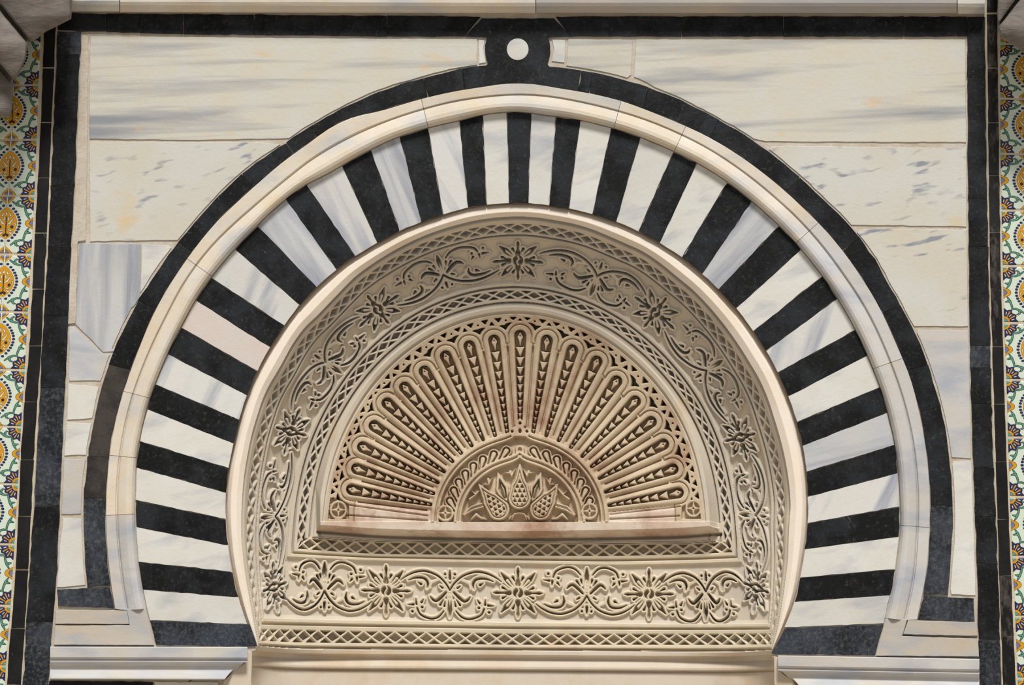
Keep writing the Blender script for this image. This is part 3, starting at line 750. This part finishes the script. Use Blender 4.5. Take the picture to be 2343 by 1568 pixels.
D = np.where((qa < 6) & ~below, Drim, D)
D = np.maximum(D, -.01)
P0 = back(PX.ravel(), PY.ravel(), D.ravel()).reshape(*SH, 3)


def normals(P):
    a = np.gradient(P, axis=1); b = np.gradient(P, axis=0); n_ = np.cross(b, a)
    n_ /= np.maximum(np.linalg.norm(n_, axis=2, keepdims=True), 1e-9)
    return np.where(n_[..., 1:2] > 0, -n_, n_)


N0 = normals(P0)
# mouldings across the section
HQ = np.interp(Q, [6, 6.05, 6.12, 6.32, 6.42, 6.5, 7, 8, 8.36, 8.42, 8.56, 8.62, 8.7, 8.95, 9.0, 9.06, 9.94, 10.0, 10.05, 10.42, 10.48, 10.62, 10.68, 11, 12.0, 12.8, 12.9, 13.08, 13.2, 13.8, 14.0, 14.5, 14.6, 14.74, 14.85, 15],
               [0, 0, -9, -9, 0, 1, 0, 0, 1, -9, -9, 1, 1, 1, -3, -7, -7, -3, 1, 1, -9, -9, 0, 0, 0, 0, -9, -9, -2.5, -2.5, 2.5, 2.5, -4, -4, 0, 0])
HB = np.interp(PY-y6, [0, 1.5, 12, 15, 19, 26, 38, 44, 45.5, 47.5, 50, 300], [-9, 0, 0, -11, -14, -9, -3, -3.5, -16, -16, -11, -11])
Hh = np.where(below, HB, np.where(Q < 6, 0, HQ))
LAB = np.zeros(SH, int)
LAB[(Q < 6) & ~below] = 1
LAB[(Q >= 6) & (Q < 9)] = 2; LAB[(Q >= 6) & (Q < 9) & row] = 3
LAB[(Q >= 9) & (Q < 10)] = 4
LAB[(Q >= 10) & (Q < 13)] = 5; LAB[(Q >= 10) & (Q < 13) & row] = 6
LAB[Q >= 13] = 7
LAB[below] = 51; LAB[below & (PY-y6 > 46.5)] = 52


def lattice(mask, t, a, hh, cell, w=2.0):
    f = a/2 % 1; z = 1-4*np.abs(f-.5); k_ = hh/np.sqrt(1+(2*hh/cell)**2)
    dist = np.minimum(np.abs(t-z), np.abs(t+z))*k_
    s = np.maximum(w-dist, (np.abs(t)-1)*hh+.3)
    return np.where(mask, np.clip(-s*8, 0, 19), 0)


m = (Q > 7) & (Q < 8) & ~row & ~below
Hh -= lattice(m, 2*(qa-7)-1, PH/3.78, (ks[2]-ks[3])/2, 39.5)
m = (Q > 11) & (Q < 12) & ~row
Hh -= lattice(m, 2*(qa-11)-1, PH/4.72, (ks[6]-ks[7])/2, 37.5)
jr = int((1460-455)/ST); dDx = np.gradient(D[jr]*1000, ST); dDx = np.clip(dDx, -3.2, 3.2)
al_ = np.cumsum(np.sqrt(1+dDx**2)*ST); al_ -= np.interp(1190, gx, al_)
m = (Q > 7) & (Q < 8) & row & ~below
Hh -= lattice(m, 2*(qr-7)-1, np.broadcast_to(al_/35.8, SH), (y7-y8)/2, 35.6)
al2 = al_-np.interp(1179.2, gx, al_)
m = (Q > 11) & (Q < 12) & row
Hh -= lattice(m, 2*(qr-11)-1, np.broadcast_to(al2/36.6, SH), (y11-y12)/2, 36.6)

# ---- scroll work
hol = np.full(SH, 99.); rai = np.full(SH, 99.); plg = np.full(SH, 99.); mid = np.zeros(SH, int)


def win(x0, x1, y0, y1):
    i0 = max(0, int((x0-gx[0])/ST)); i1 = min(len(gx), int((x1-gx[0])/ST)+2); j0 = max(0, int((y0-gy[0])/ST)); j1 = min(len(gy), int((y1-gy[0])/ST)+2)
    return slice(j0, j1), slice(i0, i1)


def capsules(P, r, wn):
    x, y = PX[wn], PY[wn]; dmin = np.full(x.shape, 99.)
    for k in range(len(P)-1):
        ax, ay = P[k]; bx_, by_ = P[k+1]; L = (bx_-ax)**2+(by_-ay)**2+1e-6
        t = np.clip(((x-ax)*(bx_-ax)+(y-ay)*(by_-ay))/L, 0, 1)
        dmin = np.minimum(dmin, np.hypot(x-ax-t*(bx_-ax), y-ay-t*(by_-ay))-(r[k]+(r[k+1]-r[k])*t))
    return dmin


def smoothline(P, r):
    P = np.asarray(P, float)
    if len(P) < 3: return P, r
    t = np.arange(len(P)); tt = np.linspace(0, len(P)-1, (len(P)-1)*4+1); out = np.zeros((len(tt), 2))
    for n_, u in enumerate(tt):
        i = min(int(u), len(P)-2); f = u-i; p0 = P[max(i-1, 0)]; p1 = P[i]; p2 = P[i+1]; p3 = P[min(i+2, len(P)-1)]
        out[n_] = .5*((2*p1)+(-p0+p2)*f+(2*p0-5*p1+4*p2-p3)*f*f+(-p0+3*p1-3*p2+p3)*f**3)
    return out, np.interp(tt, t, r)


def stamp(pts, r, mp, idn, ridge=5.0, kind='hole'):
    P, r = smoothline(pts, r); P = np.array([mp(u, v) for u, v in P]); r = np.asarray(r, float)*.95
    mg = max(r)+ridge+3; wn = win(P[:, 0].min()-mg, P[:, 0].max()+mg, P[:, 1].min()-mg, P[:, 1].max()+mg)
    s = capsules(P, r, wn)
    if kind == 'plug': plg[wn] = np.minimum(plg[wn], s); return
    if kind == 'hole': hol[wn] = np.minimum(hol[wn], s)
    q = s-ridge; sel = (q < 0) & (q < rai[wn]); mid[wn] = np.where(sel, idn, mid[wn]); rai[wn] = np.minimum(rai[wn], q)


PALM = [([(0, 4), (11, 21), (29, 37), (52, 46), (68, 47), (86, 43), (104, 34), (116, 25)], [2.0, 2.2, 2.4, 2.7, 2.7, 2.5, 1.8, .8]),
        ([(98, 25), (83, 31), (68, 32), (57, 28), (52, 18), (54, 6)], [.8, 2.6, 3.3, 3.4, 3, .8]), ([(68, 17), (75, 21)], [3.2, .8]),
        ([(9, -1), (21, -13), (32, -21), (40, -18), (46, -11)], [2.6, 4.0, 3.6, 3, .8]), ([(17, 9), (23, 13)], [2.4, 1.4]),
        ([(11, -22), (13, -33)], [.8, 2.7]), ([(15, -18), (23, -30)], [.8, 2.9]),
        ([(14, -44), (26, -57), (41, -62), (57, -59), (71, -51), (77, -38)], [1.4, 2.4, 2.6, 2.6, 2.4, 2.0]),
        ([(65, -36), (65.5, -36)], [3, 3]), ([(88, -46), (88.5, -46)], [3, 3]), ([(62, -18), (67, -25)], [.8, 2.8]), ([(80, -17), (79, -29)], [.8, 2.8]), ([(86, -30), (99, -31)], [3, .8]),
        ([(11, 41), (11.5, 40)], [2.5, 2.5])]
PALMC = [([(0, -9), (0, -30), (0, -42), (0, -60)], [1.4, 4.6, 5.6, 1.2]), ([(0, 49), (0, 40), (0, 30)], [.8, 2.8, 3.2])]


def palm(mp, idn):
    for P, r in PALM:
        stamp(P, r, mp, idn); stamp([(-u, v) for u, v in P], r, mp, idn)
    for P, r in PALMC: stamp(P, r, mp, idn)
    stamp([(0, -7), (0, -20), (0, -33)], [1.2, 2.6, .5], mp, idn, kind='plug')
    stamp([(26, 28), (44, 20), (47, 8)], [1, 1.5, 1], mp, idn, ridge=3, kind='ridge'); stamp([(-26, 28), (-44, 20), (-47, 8)], [1, 1.5, 1], mp, idn, ridge=3, kind='ridge')


def rosette(mp, idn):
    stamp([(0, 0), (.5, 0)], [12, 12], mp, idn, ridge=5.5)
    stamp([(-1, 13), (2.5, 5), (-2.5, -5), (1, -13)], [2.2]*4, mp, idn, kind='plug')
    for c, s in ((0, 1), (0, -1), (1, 0), (-1, 0)):
        Rf = lambda l, w, c=c, s=s: (c*l+s*w, s*l-c*w)
        stamp([Rf(21, 0), Rf(27, 0), Rf(33, 0), Rf(42, 0), Rf(50, 0), Rf(58, 0)], [6.5, 4.6, 2.3, 2.6, 3.6, .8], mp, idn)
        for w in (1, -1): stamp([Rf(26, 7*w), Rf(36, 12*w)], [.8, 3.1], mp, idn)
        for w in (1,):
            an = math.radians(41); du, dv = math.sin(an), math.cos(an)
            x0, y0 = (du, dv) if (c, s) == (0, 1) else ((du, -dv) if (c, s) == (1, 0) else ((-du, -dv) if (c, s) == (0, -1) else (-du, dv)))
            L = lambda l: (x0*l, y0*l)
            stamp([L(20), L(30), L(41), L(50), L(61)], [2.2, 5.2, 6.4, 3.8, .8], mp, idn)
            stamp([L(16), L(28), L(38)], [1.4, 2.6, 3.4], mp, idn, kind='plug')


def amap(pc, kl, kr, sg, mirror=1):
    def f(u, v):
        p = pc+(u*kr if u > 0 else u*kl); c = kcurves(np.array([p])); r = (c[4][0]+c[5][0])/2+sg*v/68*(c[4][0]-c[5][0])/2
        a_ = math.radians(p); return CX+r*math.sin(a_), CY-r*math.cos(a_)
    return f


def fmap(xc, sl_, sr_, sg):
    def f(u, v):
        x = xc+(u*sr_ if u > 0 else u*sl_); a_, b_ = float(y9t(x)), float(y10t(x)); return x, (a_+b_)/2-sg*v/67*(a_-b_)/2
    return f


MOT = {}
def motif(kind, mp, name, label=None):
    idn = 100+len(MOT); MOT[idn] = (name, label)
    (palm if kind == 'p' else rosette)(mp, idn)


for pc, lft, rgt, sg in ((20, 20, 17.1, 1), (56.9, 19.8, 18.9, -1), (95.3, 19.5, 17, 1), (-18.8, 18.4, 18.8, -1), (-55.7, 19, 18.5, 1), (-95.4, 15.9, 20.7, -1)):
    motif('p', amap(pc, lft/155, rgt/155, sg), 'palmette_scroll')
for pc, su in ((0, 1.0), (37.1, 1), (-37.2, 1), (75.8, .95), (-74.7, .95), (111.6, .95), (-111.0, .95)):
    c = kcurves(np.array([float(pc)])); k_ = math.degrees(su/((c[4][0]+c[5][0])/2)); motif('r', amap(pc, k_, k_, 1), 'rosette')
for xc, a, b, sg in ((743, .74, .93, -1), (1029, .97, 1.02, 1), (1342.6, 1.0, .94, -1), (1614, .85, .72, 1)): motif('p', fmap(xc, a, b, sg), 'palmette_scroll')
for xc in (883, 1185, 1485): motif('r', fmap(xc, .97, .97, 1), 'rosette')
fm = (Q > 9.0) & (Q < 10.0)
top_ = np.clip((-rai+.8)/1.7, 0, 1); top_ = top_*top_*(3-2*top_)
hs = np.maximum(hol, -plg)
hd = np.clip(-hs*9.0+2.5, 0, 22)
wave = np.interp(Q, [9, 9.5, 10], [0, 0, 0])
Hh = np.where(fm, np.maximum(Hh, -7+7*top_)-hd*(rai < 0), Hh)
LAB = np.where(fm & (rai < .6) & (mid > 0), mid, LAB)

# ---- fan shell lunette
FX, FY = 1190., 1197.
wn = win(725, 1650, 700, 1245); x, y = PX[wn], PY[wn]; q = Q[wn]; ang = np.degrees(np.arctan2(x-FX, FY-y)); rf = np.hypot(x-FX, y-FY)
R13 = ks[-1][wn]-RR[wn]
fa = np.array([-79.2, -71.9, -64.4, -56.4, -48, -40.4, -32.2, -24, -16, -8.1, 0, 8.3, 16.8, 25.3, 34.2, 43.4, 52.4, 61.4, 70.9, 79.7])
ft = np.array([407, 408, 414, 415, 423, 421, 424, 432, 435, 436, 443, 436, 427, 423, 406, 397, 393, 389, 386, 384.])-1
mids = (fa[1:]+fa[:-1])/2; bnd = np.concatenate([[fa[0]-3.8], mids, [fa[-1]+4.6]])
kf = np.clip(np.searchsorted(bnd, ang)-1, 0, 19)
Rt = np.interp(ang, fa, ft)
dch = np.full(x.shape, 99.); ac = fa[kf]; rk = ft[kf]
cc = (ang-ac)*math.pi/180*rf; rho = rf*np.cos(np.radians(ang-ac)); cc = rf*np.sin(np.radians(ang-ac))


def chan(a_, r_):
    ax, ay = FX+207*math.sin(math.radians(a_)), FY-207*math.cos(math.radians(a_)); bx_, by_ = FX+(r_-14)*math.sin(math.radians(a_)), FY-(r_-14)*math.cos(math.radians(a_))
    L = (bx_-ax)**2+(by_-ay)**2; t = np.clip(((x-ax)*(bx_-ax)+(y-ay)*(by_-ay))/L, 0, 1)
    return np.hypot(x-ax-t*(bx_-ax), y-ay-t*(by_-ay))-(4.0+9.0*t)


for a_, r_ in zip(fa, ft): dch = np.minimum(dch, chan(a_, r_))
sc = np.minimum(dch-13, rf-(Rt-27))
h = np.zeros(x.shape); lab = np.zeros(x.shape, int)
shell = (q >= 14.86) & (y < 1199)
# flutes
nb = np.minimum(np.abs(ang-bnd[kf]), np.abs(bnd[kf+1]-ang))*math.pi/180*rf
sm = lambda v: np.clip(v, 0, 1)**2*(3-2*np.clip(v, 0, 1))
body = (sc < 0) & (rf > 203)
h = np.where(body, -5.5*np.exp(-(nb/6.0)**2)-1.5*np.exp(-(np.maximum(dch, 0)/2.2)**2), h)
gm = body & (rf > 212) & (rf < Rt-33) & (np.abs(ang) < 84)
h -= np.where(gm, 8*sm((2.6-nb)/1.8), 0)
cw = 4.0+9.0*np.clip((rho-207)/(rk-221), 0, 1)
hole = sm((-dch+.5)/1.8)*24
bead = np.full(x.shape, -99.)
hw = np.interp(rho-rk, [-38, -37, -25, -17, -2, 0], [-5, 1.5, 4.0, 8.0, 0, -5]); bead = np.maximum(bead, hw-np.abs(cc))
for k in range(20):
    mk = kf == k; rr1 = ft[k]-39; L = 24.0
    while rr1 > 214:
        r0 = rr1-L; wb = (4.0+9.0*(rr1-207)/(ft[k]-221))*.93
        s = np.minimum(wb*(rho-r0)/L-np.abs(cc), np.minimum(rr1-rho, rho-r0)); bead = np.where(mk, np.maximum(bead, s), bead)
        rr1 = r0+1; L = max(13, L*.945)
hole = hole*(1-sm((bead+.4)/1.6)*.9)
dot = np.hypot(cc, rho-(rk-14))
hole = np.maximum(hole, 8*sm((2.7-dot)/1.5))
h -= np.where(body, hole, 0)
h -= np.where((rf > 203) & shell, 6*sm((1.9-np.abs(sc-.6))/1.4), 0)
# pierced border between scallops and rim
za = np.clip(sc-8, 0, None); zb = np.clip(R13-4, 0, None); z = za/np.maximum(za+zb, 1e-3); ht = za+zb
aa = np.where(ang < ac, (ang-ac)/(ac-bnd[kf]), (ang-ac)/(bnd[kf+1]-ac)); ab = np.abs(aa); wpx = np.radians((bnd[kf+1]-bnd[kf])/2)*rf
pz = (sc > 8) & (R13 > 4) & shell & (ab <= 1)
s1 = np.minimum((.22*(1-z/.66)-ab)*wpx*.8, (z+.0)*ht)
s3 = np.minimum((.29*(z-.36)/.64-np.abs(ab-.47))*wpx*.85, (.99-z)*ht)
s2 = np.minimum((ab-.48)*wpx*.7, (.38*np.sqrt(np.clip((ab-.48)/.52, 0, 1))-z)*ht)
s2 = np.minimum(s2, z*ht-.5); s1 = np.minimum(s1, z*ht-.5)
s4 = 2.3-np.hypot((1-ab)*wpx, (z-.66)*ht)
ps = np.maximum.reduce([s1, s2, s3, s4])
h -= np.where(pz, 34*sm((ps-.2)/2.4), 0)
# corner panels with roundels
cor_ = shell & (y > 1120) & (ab > 1) & (sc > 8) & (R13 > 5) & (y < 1192) & ((x < 798) | (x > 1562))
h -= np.where(cor_, 11, 0)


def roundel(xc, yc, R):
    global h, lab
    dx, dy = x-xc, y-yc; r_ = np.hypot(dx, dy); inn = r_ < R+.5
    star = np.minimum(np.abs(dx)+np.abs(dy)*.0, 99); st = np.minimum(np.abs(dx)+.16*np.abs(dy), np.abs(dy)+.16*np.abs(dx))-3.4+.0*r_
    st = np.minimum(np.abs(dx)-3.6*np.clip(1-np.abs(dy)/(R*.85), 0, 1), np.abs(dy)-3.6*np.clip(1-np.abs(dx)/(R*.85), 0, 1))
    dep = 10*sm((R-4.8-r_)/1.8)*sm((st-.1)/1.5); dep = np.maximum(dep, 8*sm((2.6-r_)/1.4))
    h = np.where(inn, -dep, h)
    return inn


rd = [roundel(772, 1171, 21.5), roundel(1591, 1168, 20.5)]
for (xa, ya), (xb, yb) in (((800, 1160), (980, 1184)), ((795, 1183), (980, 1195)), ((1558, 1163), (1396, 1181)), ((1556, 1185), (1396, 1192))):
    t = np.clip(((x-xa)*(xb-xa)+(y-ya)*(yb-ya))/((xb-xa)**2+(yb-ya)**2), 0, 1); dl = np.hypot(x-xa-t*(xb-xa), y-ya-t*(yb-ya))
    h -= 6*sm((2.4-dl)/1.6)
# medallion
og = 24*np.exp(-np.abs(ang)/4.5); og2 = 13*np.exp(-np.abs(ang)/5.5)
med = (rf-og < 203) & (y < 1199)
rm = rf-og; rm2 = rf-og2
hm = np.interp(rm, [150, 183, 185, 189, 190.5, 192.5, 194, 201, 203], [-15, -15, 2, 2, -5, -5, 3, 3, -1])
hm2 = np.interp(rm2, [130, 131, 133, 138, 139.5, 142, 143.5, 149.5, 151.5, 152], [-17, -17, 1, 1, -5, -5, 3, 3, -14, -99])
hm = np.where(rm2 < 152, np.maximum(hm2, np.where(rm2 > 140, hm, -99)), hm)
lb_ = np.where(med, 40, 0)


def cap2(P, r):
    dm = np.full(x.shape, 99.)
    for k in range(len(P)-1):
        ax, ay = P[k]; bx_, by_ = P[k+1]; L = (bx_-ax)**2+(by_-ay)**2+1e-6; t = np.clip(((x-ax)*(bx_-ax)+(y-ay)*(by_-ay))/L, 0, 1)
        dm = np.minimum(dm, np.hypot(x-ax-t*(bx_-ax), y-ay-t*(by_-ay))-(r[k]+(r[k+1]-r[k])*t))
    return dm


SUB = {}
tid = 60
for p_ in (10.7, 21, 30.5, 39.7, 48.5, 57, 64.8, 73.6):
    for sg in (-1, 1):
        po = lambda a_, r_: (FX+r_*math.sin(math.radians(a_*sg)), FY-r_*math.cos(math.radians(a_*sg)))
        s = cap2([po(p_, 166+og[0, 0]*0), po(p_+3, 157), po(p_+7.5, 147)], [5.2, 3.2, .5])
        e_ = (s < 8.5) & med & (rm < 184) & (rm2 > 150)
        hm = np.where(e_, np.maximum(hm, -15+15*sm((8.5-s)/2)), hm)
        hm = np.where(e_, hm-15*sm((s+.1)/1.2)*sm((4.2-s)/1.2), hm)
        lb_ = np.where(e_ & (lb_ == 40), tid, lb_); SUB[tid] = 'teardrop'; tid += 1
for P, r in (([(1190, 1040), (1190, 1031)], [8, 8]),):
    s = cap2(P, r); hm = np.where((s < 3) & (rm < 184), np.maximum(hm, -9+9*sm((3-s)/2)-7*sm((-s-3)/1.5)), hm)
for cx_, cy_ in ((1021, 1178.5), (1349, 1174)):
    dx, dy = x-cx_, y-cy_; r_ = np.hypot(dx, dy); inn = r_ < 19.5
    st = np.minimum(np.abs(dx)-3.2*np.clip(1-np.abs(dy)/17, 0, 1), np.abs(dy)-3.2*np.clip(1-np.abs(dx)/17, 0, 1))
    dep = np.maximum(9*sm((14.5-r_)/1.8)*sm((st-.1)/1.4), 7*sm((2.4-r_)/1.3)); hm = np.where(inn, -dep, hm); lb_ = np.where(inn, tid, lb_); SUB[tid] = 'roundel'; tid += 1
core = rm2 < 133
for P, r in (([(1190, 1144), (1190, 1122), (1190, 1100), (1190, 1066)], [25.5, 20, 10.5, 1.5]), ([(1142, 1170), (1126, 1151), (1114, 1136), (1097, 1113)], [24.5, 19, 11, 1.5]), ([(1238, 1170), (1253, 1150), (1264, 1135), (1276, 1112)], [24.5, 19, 11, 1.5])):
    s = cap2(P, r); e_ = (s < 2) & core
    hm = np.where(e_, np.maximum(hm, -17+19*sm((2-s)/2.5)), hm)
    hm = np.where(core, hm-7*sm((1.6-np.abs(s+6))/1.2), hm)
    dx = P[-1][0]-P[0][0]; dy = P[-1][1]-P[0][1]; L = math.hypot(dx, dy); ux, uy = dx/L, dy/L
    la = (x-P[0][0])*ux+(y-P[0][1])*uy; lc = -(x-P[0][0])*uy+(y-P[0][1])*ux
    cel = 11.0; fr_ = (la/cel) % 1; col_ = ((lc/cel)+.5*(np.floor(la/cel) % 2)) % 1
    tr_ = np.minimum((1-fr_)*.52-np.abs(col_-.5), fr_-.12)*cel
    hm = np.where(core & (s < -9.5), hm-12*sm((tr_+.1)/1.6), hm)
    lb_ = np.where(e_, tid, lb_); SUB[tid] = 'tulip_bud'; tid += 1
for sg in (1, -1):
    mx = lambda p: (1189+sg*(1189-p[0]), p[1])
    for P, r, gr in (([(1140, 1085), (1145, 1104), (1150, 1122), (1156, 1140)], [1.5, 9, 15, 12], 2), ([(1153, 1122), (1156, 1138)], [2.2, 1.2], 0), ([(1148, 1112), (1152, 1122)], [1.2, 2], 0),
                     ([(1064, 1182), (1082, 1167), (1106, 1160)], [3.5, 6.5, 6.5], 1), ([(1100, 1124), (1090, 1136), (1076, 1146)], [2, 2.2, 3], 0), ([(1090, 1136), (1080, 1126)], [2, 1], 0),
                     ([(1118, 1100), (1120, 1112)], [3.5, 2], 0), ([(1120, 1112), (1108, 1112)], [2, 1], 0), ([(1120, 1110), (1128, 1097)], [2, 1], 0), ([(1168, 1082), (1172, 1094)], [3.5, 2], 0), ([(1172, 1092), (1180, 1076)], [2, 1], 0), ([(1170, 1086), (1152, 1084)], [2.4, 1], 0),
                     ([(1080, 1192), (1091, 1181), (1103, 1190), (1115, 1192)], [2.2, 3.6, 2.6, 1.4], 0), ([(1172, 1192), (1178, 1180), (1188, 1178)], [1.6, 2, 2], 0), ([(1166, 1192), (1176, 1182)], [1.5, 1.5], 0)):
        s = cap2([mx(p) for p in P], r); hm = np.where(core & (s < 1) & (lb_ == 40), np.maximum(hm, -17+17*sm((1-s)/2)-(6*sm((1.2-np.abs(s+r[1]*.8))/1.2) if gr == 1 else (17*sm((-s-6.5)/1.6) if gr == 2 else 0))), hm)
tip = cap2([(1190, 960), (1190, 990)], [2.5, 22]); tm = (tip < 0) & (rf > 196)
hm = np.where(tm, 3-14*sm((3.6-np.minimum.reduce([np.hypot(x-1176, y-975), np.hypot(x-1202, y-979), np.hypot(x-1190, y-970), np.hypot((x-1190), (y-988)*.6), np.hypot(x-1172, y-989), np.hypot(x-1206, y-989)]))/1.4), hm)
med = med | tm; lb_ = np.where(tm & (lb_ == 0), 40, lb_)
h = np.where(med, hm, h)
lab = np.where(sc < 0, 10+kf, np.where(sc < 8, 8, 9)); lab = np.where((ab > 1) & (sc < 0), 48, lab); lab = np.where((ab > 1) & (sc >= 0), 49, lab)
lab = np.where(rd[0] | rd[1], np.where(x < 1190, 46, 47), lab); lab = np.where(med & (lb_ > 0), lb_, lab)
# ledge
Yb = tab((725, 1207), (735, 1207), (860, 1215), (1000, 1219), (1190, 1221), (1400, 1218), (1560, 1214), (1640, 1209))(x)
Ye = Yb+tab((725, 7), (860, 10), (1190, 11), (1560, 12), (1640, 10))(x)
led = (y >= 1198) & (y < Ye) & (q > 13.3)
f_ = sm((y-860)/(1190-860)); edge_ = np.clip((q-13.3)/.6, 0, 1)
S_ = 36*f_*edge_; S_ = np.where(y > Yb, (36+4)*np.clip(1-(y-Yb)/(Ye-Yb), 0, 1)*np.clip((q-13.0)/.4, 0, 1), S_+np.where(y >= 1198, 4*edge_, 0))
gap_ = (y > Ye) & (y < Ye+4) & (q > 12.2)
hq_ = Hh[wn]
h = np.where(shell, h, np.where(y >= 1198, np.where(y < Ye, 0, hq_-16*np.exp(-((y-Ye-3)/2.8)**2)*(y > Ye)*(q > 12.1)), hq_))+S_*(y < Ye)
Hh[wn] = np.where(q > 12, h, hq_)
lw = LAB[wn]; lw = np.where(shell, lab, lw); lw = np.where(led, 50, lw); LAB[wn] = lw

# ---- displaced surface and its parts
from_px = .001
Hp = np.pad(Hh, 1, mode='edge')
Hs = .6*Hh+.08*(Hp[:-2, 1:-1]+Hp[2:, 1:-1]+Hp[1:-1, :-2]+Hp[1:-1, 2:])+.02*(Hp[:-2, :-2]+Hp[2:, 2:]+Hp[2:, :-2]+Hp[:-2, 2:])
Hs = Hs*np.clip(.15-1.1*N0[..., 1], .3, 1)
PF = P0+N0*(Hs*from_px)[..., None]
NF = normals(PF)
dom = ((RR < ks[0]+3) & ((np.abs(PH) < 123.4) | (RR < 600) | ((PX > 602) & (PX < 1752))) & ~below) | (below & (PX > 566) & (PX < 1786))
fmk = dom[:-1, :-1] & dom[1:, :-1] & dom[:-1, 1:] & dom[1:, 1:]
fl = LAB[:-1, :-1]
vid = np.arange(SH[0]*SH[1]).reshape(SH)
PFf = PF.reshape(-1, 3); NFf = NF.reshape(-1, 3)


def part(ids, name, mat, parent, label=None, **kw):
    mk = fmk & np.isin(fl, ids)
    if not mk.any(): return None
    jj, ii = np.nonzero(mk)
    fc = np.stack([vid[jj, ii], vid[jj+1, ii], vid[jj+1, ii+1], vid[jj, ii+1]], -1)
    u, inv = np.unique(fc, return_inverse=True); inv = inv.reshape(-1, 4).astype(np.int32)
    V = PFf[u]; c = (V.min(0)+V.max(0))/2; me = bpy.data.meshes.new(name); nf = len(inv)
    me.vertices.add(len(u)); me.vertices.foreach_set('co', (V-c).astype(np.float32).ravel())
    me.loops.add(nf*4); me.loops.foreach_set('vertex_index', inv.ravel()); me.polygons.add(nf); me.polygons.foreach_set('loop_start', np.arange(0, nf*4, 4, dtype=np.int32))
    me.update(calc_edges=True); me.shade_smooth(); me.normals_split_custom_set_from_vertices(NFf[u].tolist())
    me.materials.append(mat); o = bpy.data.objects.new(name, me); COL.objects.link(o)
    if parent is not None: o.parent = parent; o.location = Vector(c)-wloc(parent)
    else: o.location = c
    return props(o, label=label, **kw)


nic = thing('carved_niche', 'horseshoe niche of carved cream plaster with scrollwork bands and lattice borders', 'niche', at(1185, 1490, .05))
lun = thing('shell_lunette', 'carved plaster half-round panel with fluted fan around a tulip medallion', 'lunette', at(1190, 1235, .15))
sil = thing('sill_moulding', 'plain curved plaster moulding under the carved niche', 'moulding', at(1185, 1535, .1))
part([1], 'rim', M['plaster_rim'], nic, 'smooth pale plaster rim')
part([2], 'lattice_border', M['plaster_dome'], nic, 'curved outer lattice border'); part([3], 'lattice_border', M['plaster'], nic, 'straight lower lattice border')
part([5], 'lattice_border', M['plaster_dome'], nic, 'curved inner lattice border'); part([6], 'lattice_border', M['plaster'], nic, 'straight lattice border under the shell panel')
part([4], 'scroll_ground', M['plaster_dome'], nic)
for idn, (nm, lb) in MOT.items():
    part([idn], nm, M['plaster_dome'] if idn < 113 else M['plaster'], nic)
part([7], 'shell_moulding', M['plaster_dome'], lun)
part([9], 'pierced_border', M['plaster_shell'], lun); part([8], 'scalloped_edge', M['plaster_shell'], lun)
for k in range(20): part([10+k], 'flute', M['plaster_shell'], lun)
LAB[(LAB == 48) & (PX > FX)] = 44; LAB[(LAB == 49) & (PX > FX)] = 45
fl = LAB[:-1, :-1]
part([44], 'base_panel', M['plaster_ledge'], lun); part([45], 'corner_panel', M['plaster_shell'], lun)
part([48], 'base_panel', M['plaster_ledge'], lun); part([49], 'corner_panel', M['plaster_shell'], lun)
part([46], 'roundel', M['plaster_shell'], lun); part([47], 'roundel', M['plaster_shell'], lun)
mo = part([40], 'medallion', M['plaster_shell'], lun)
for k, nm in SUB.items(): part([k], nm, M['plaster_shell'], mo)
part([50], 'ledge', M['plaster_ledge'], lun, 'worn reddish ledge under the fan')
part([51], 'curved_moulding', M['plaster_low'], sil); part([52], 'plain_wall', M['plaster_low'], sil)
stone_piece('corner_return', [(512, 1560), (538, 1532), (560, 1518), (566, 1490), (577, 1492), (575, 1560), (576, 1660), (505, 1660)], M['plaster_low'], sil, front=-.010, bev=2, amp=.4, label='worn tan corner under the left impost')
stone_piece('corner_return', [(1771, 1502), (1780, 1506), (1783, 1536), (1812, 1556), (1832, 1585), (1845, 1660), (1772, 1660)], M['plaster_low'], sil, front=-.010, bev=2, amp=.4, label='worn tan corner under the right impost')
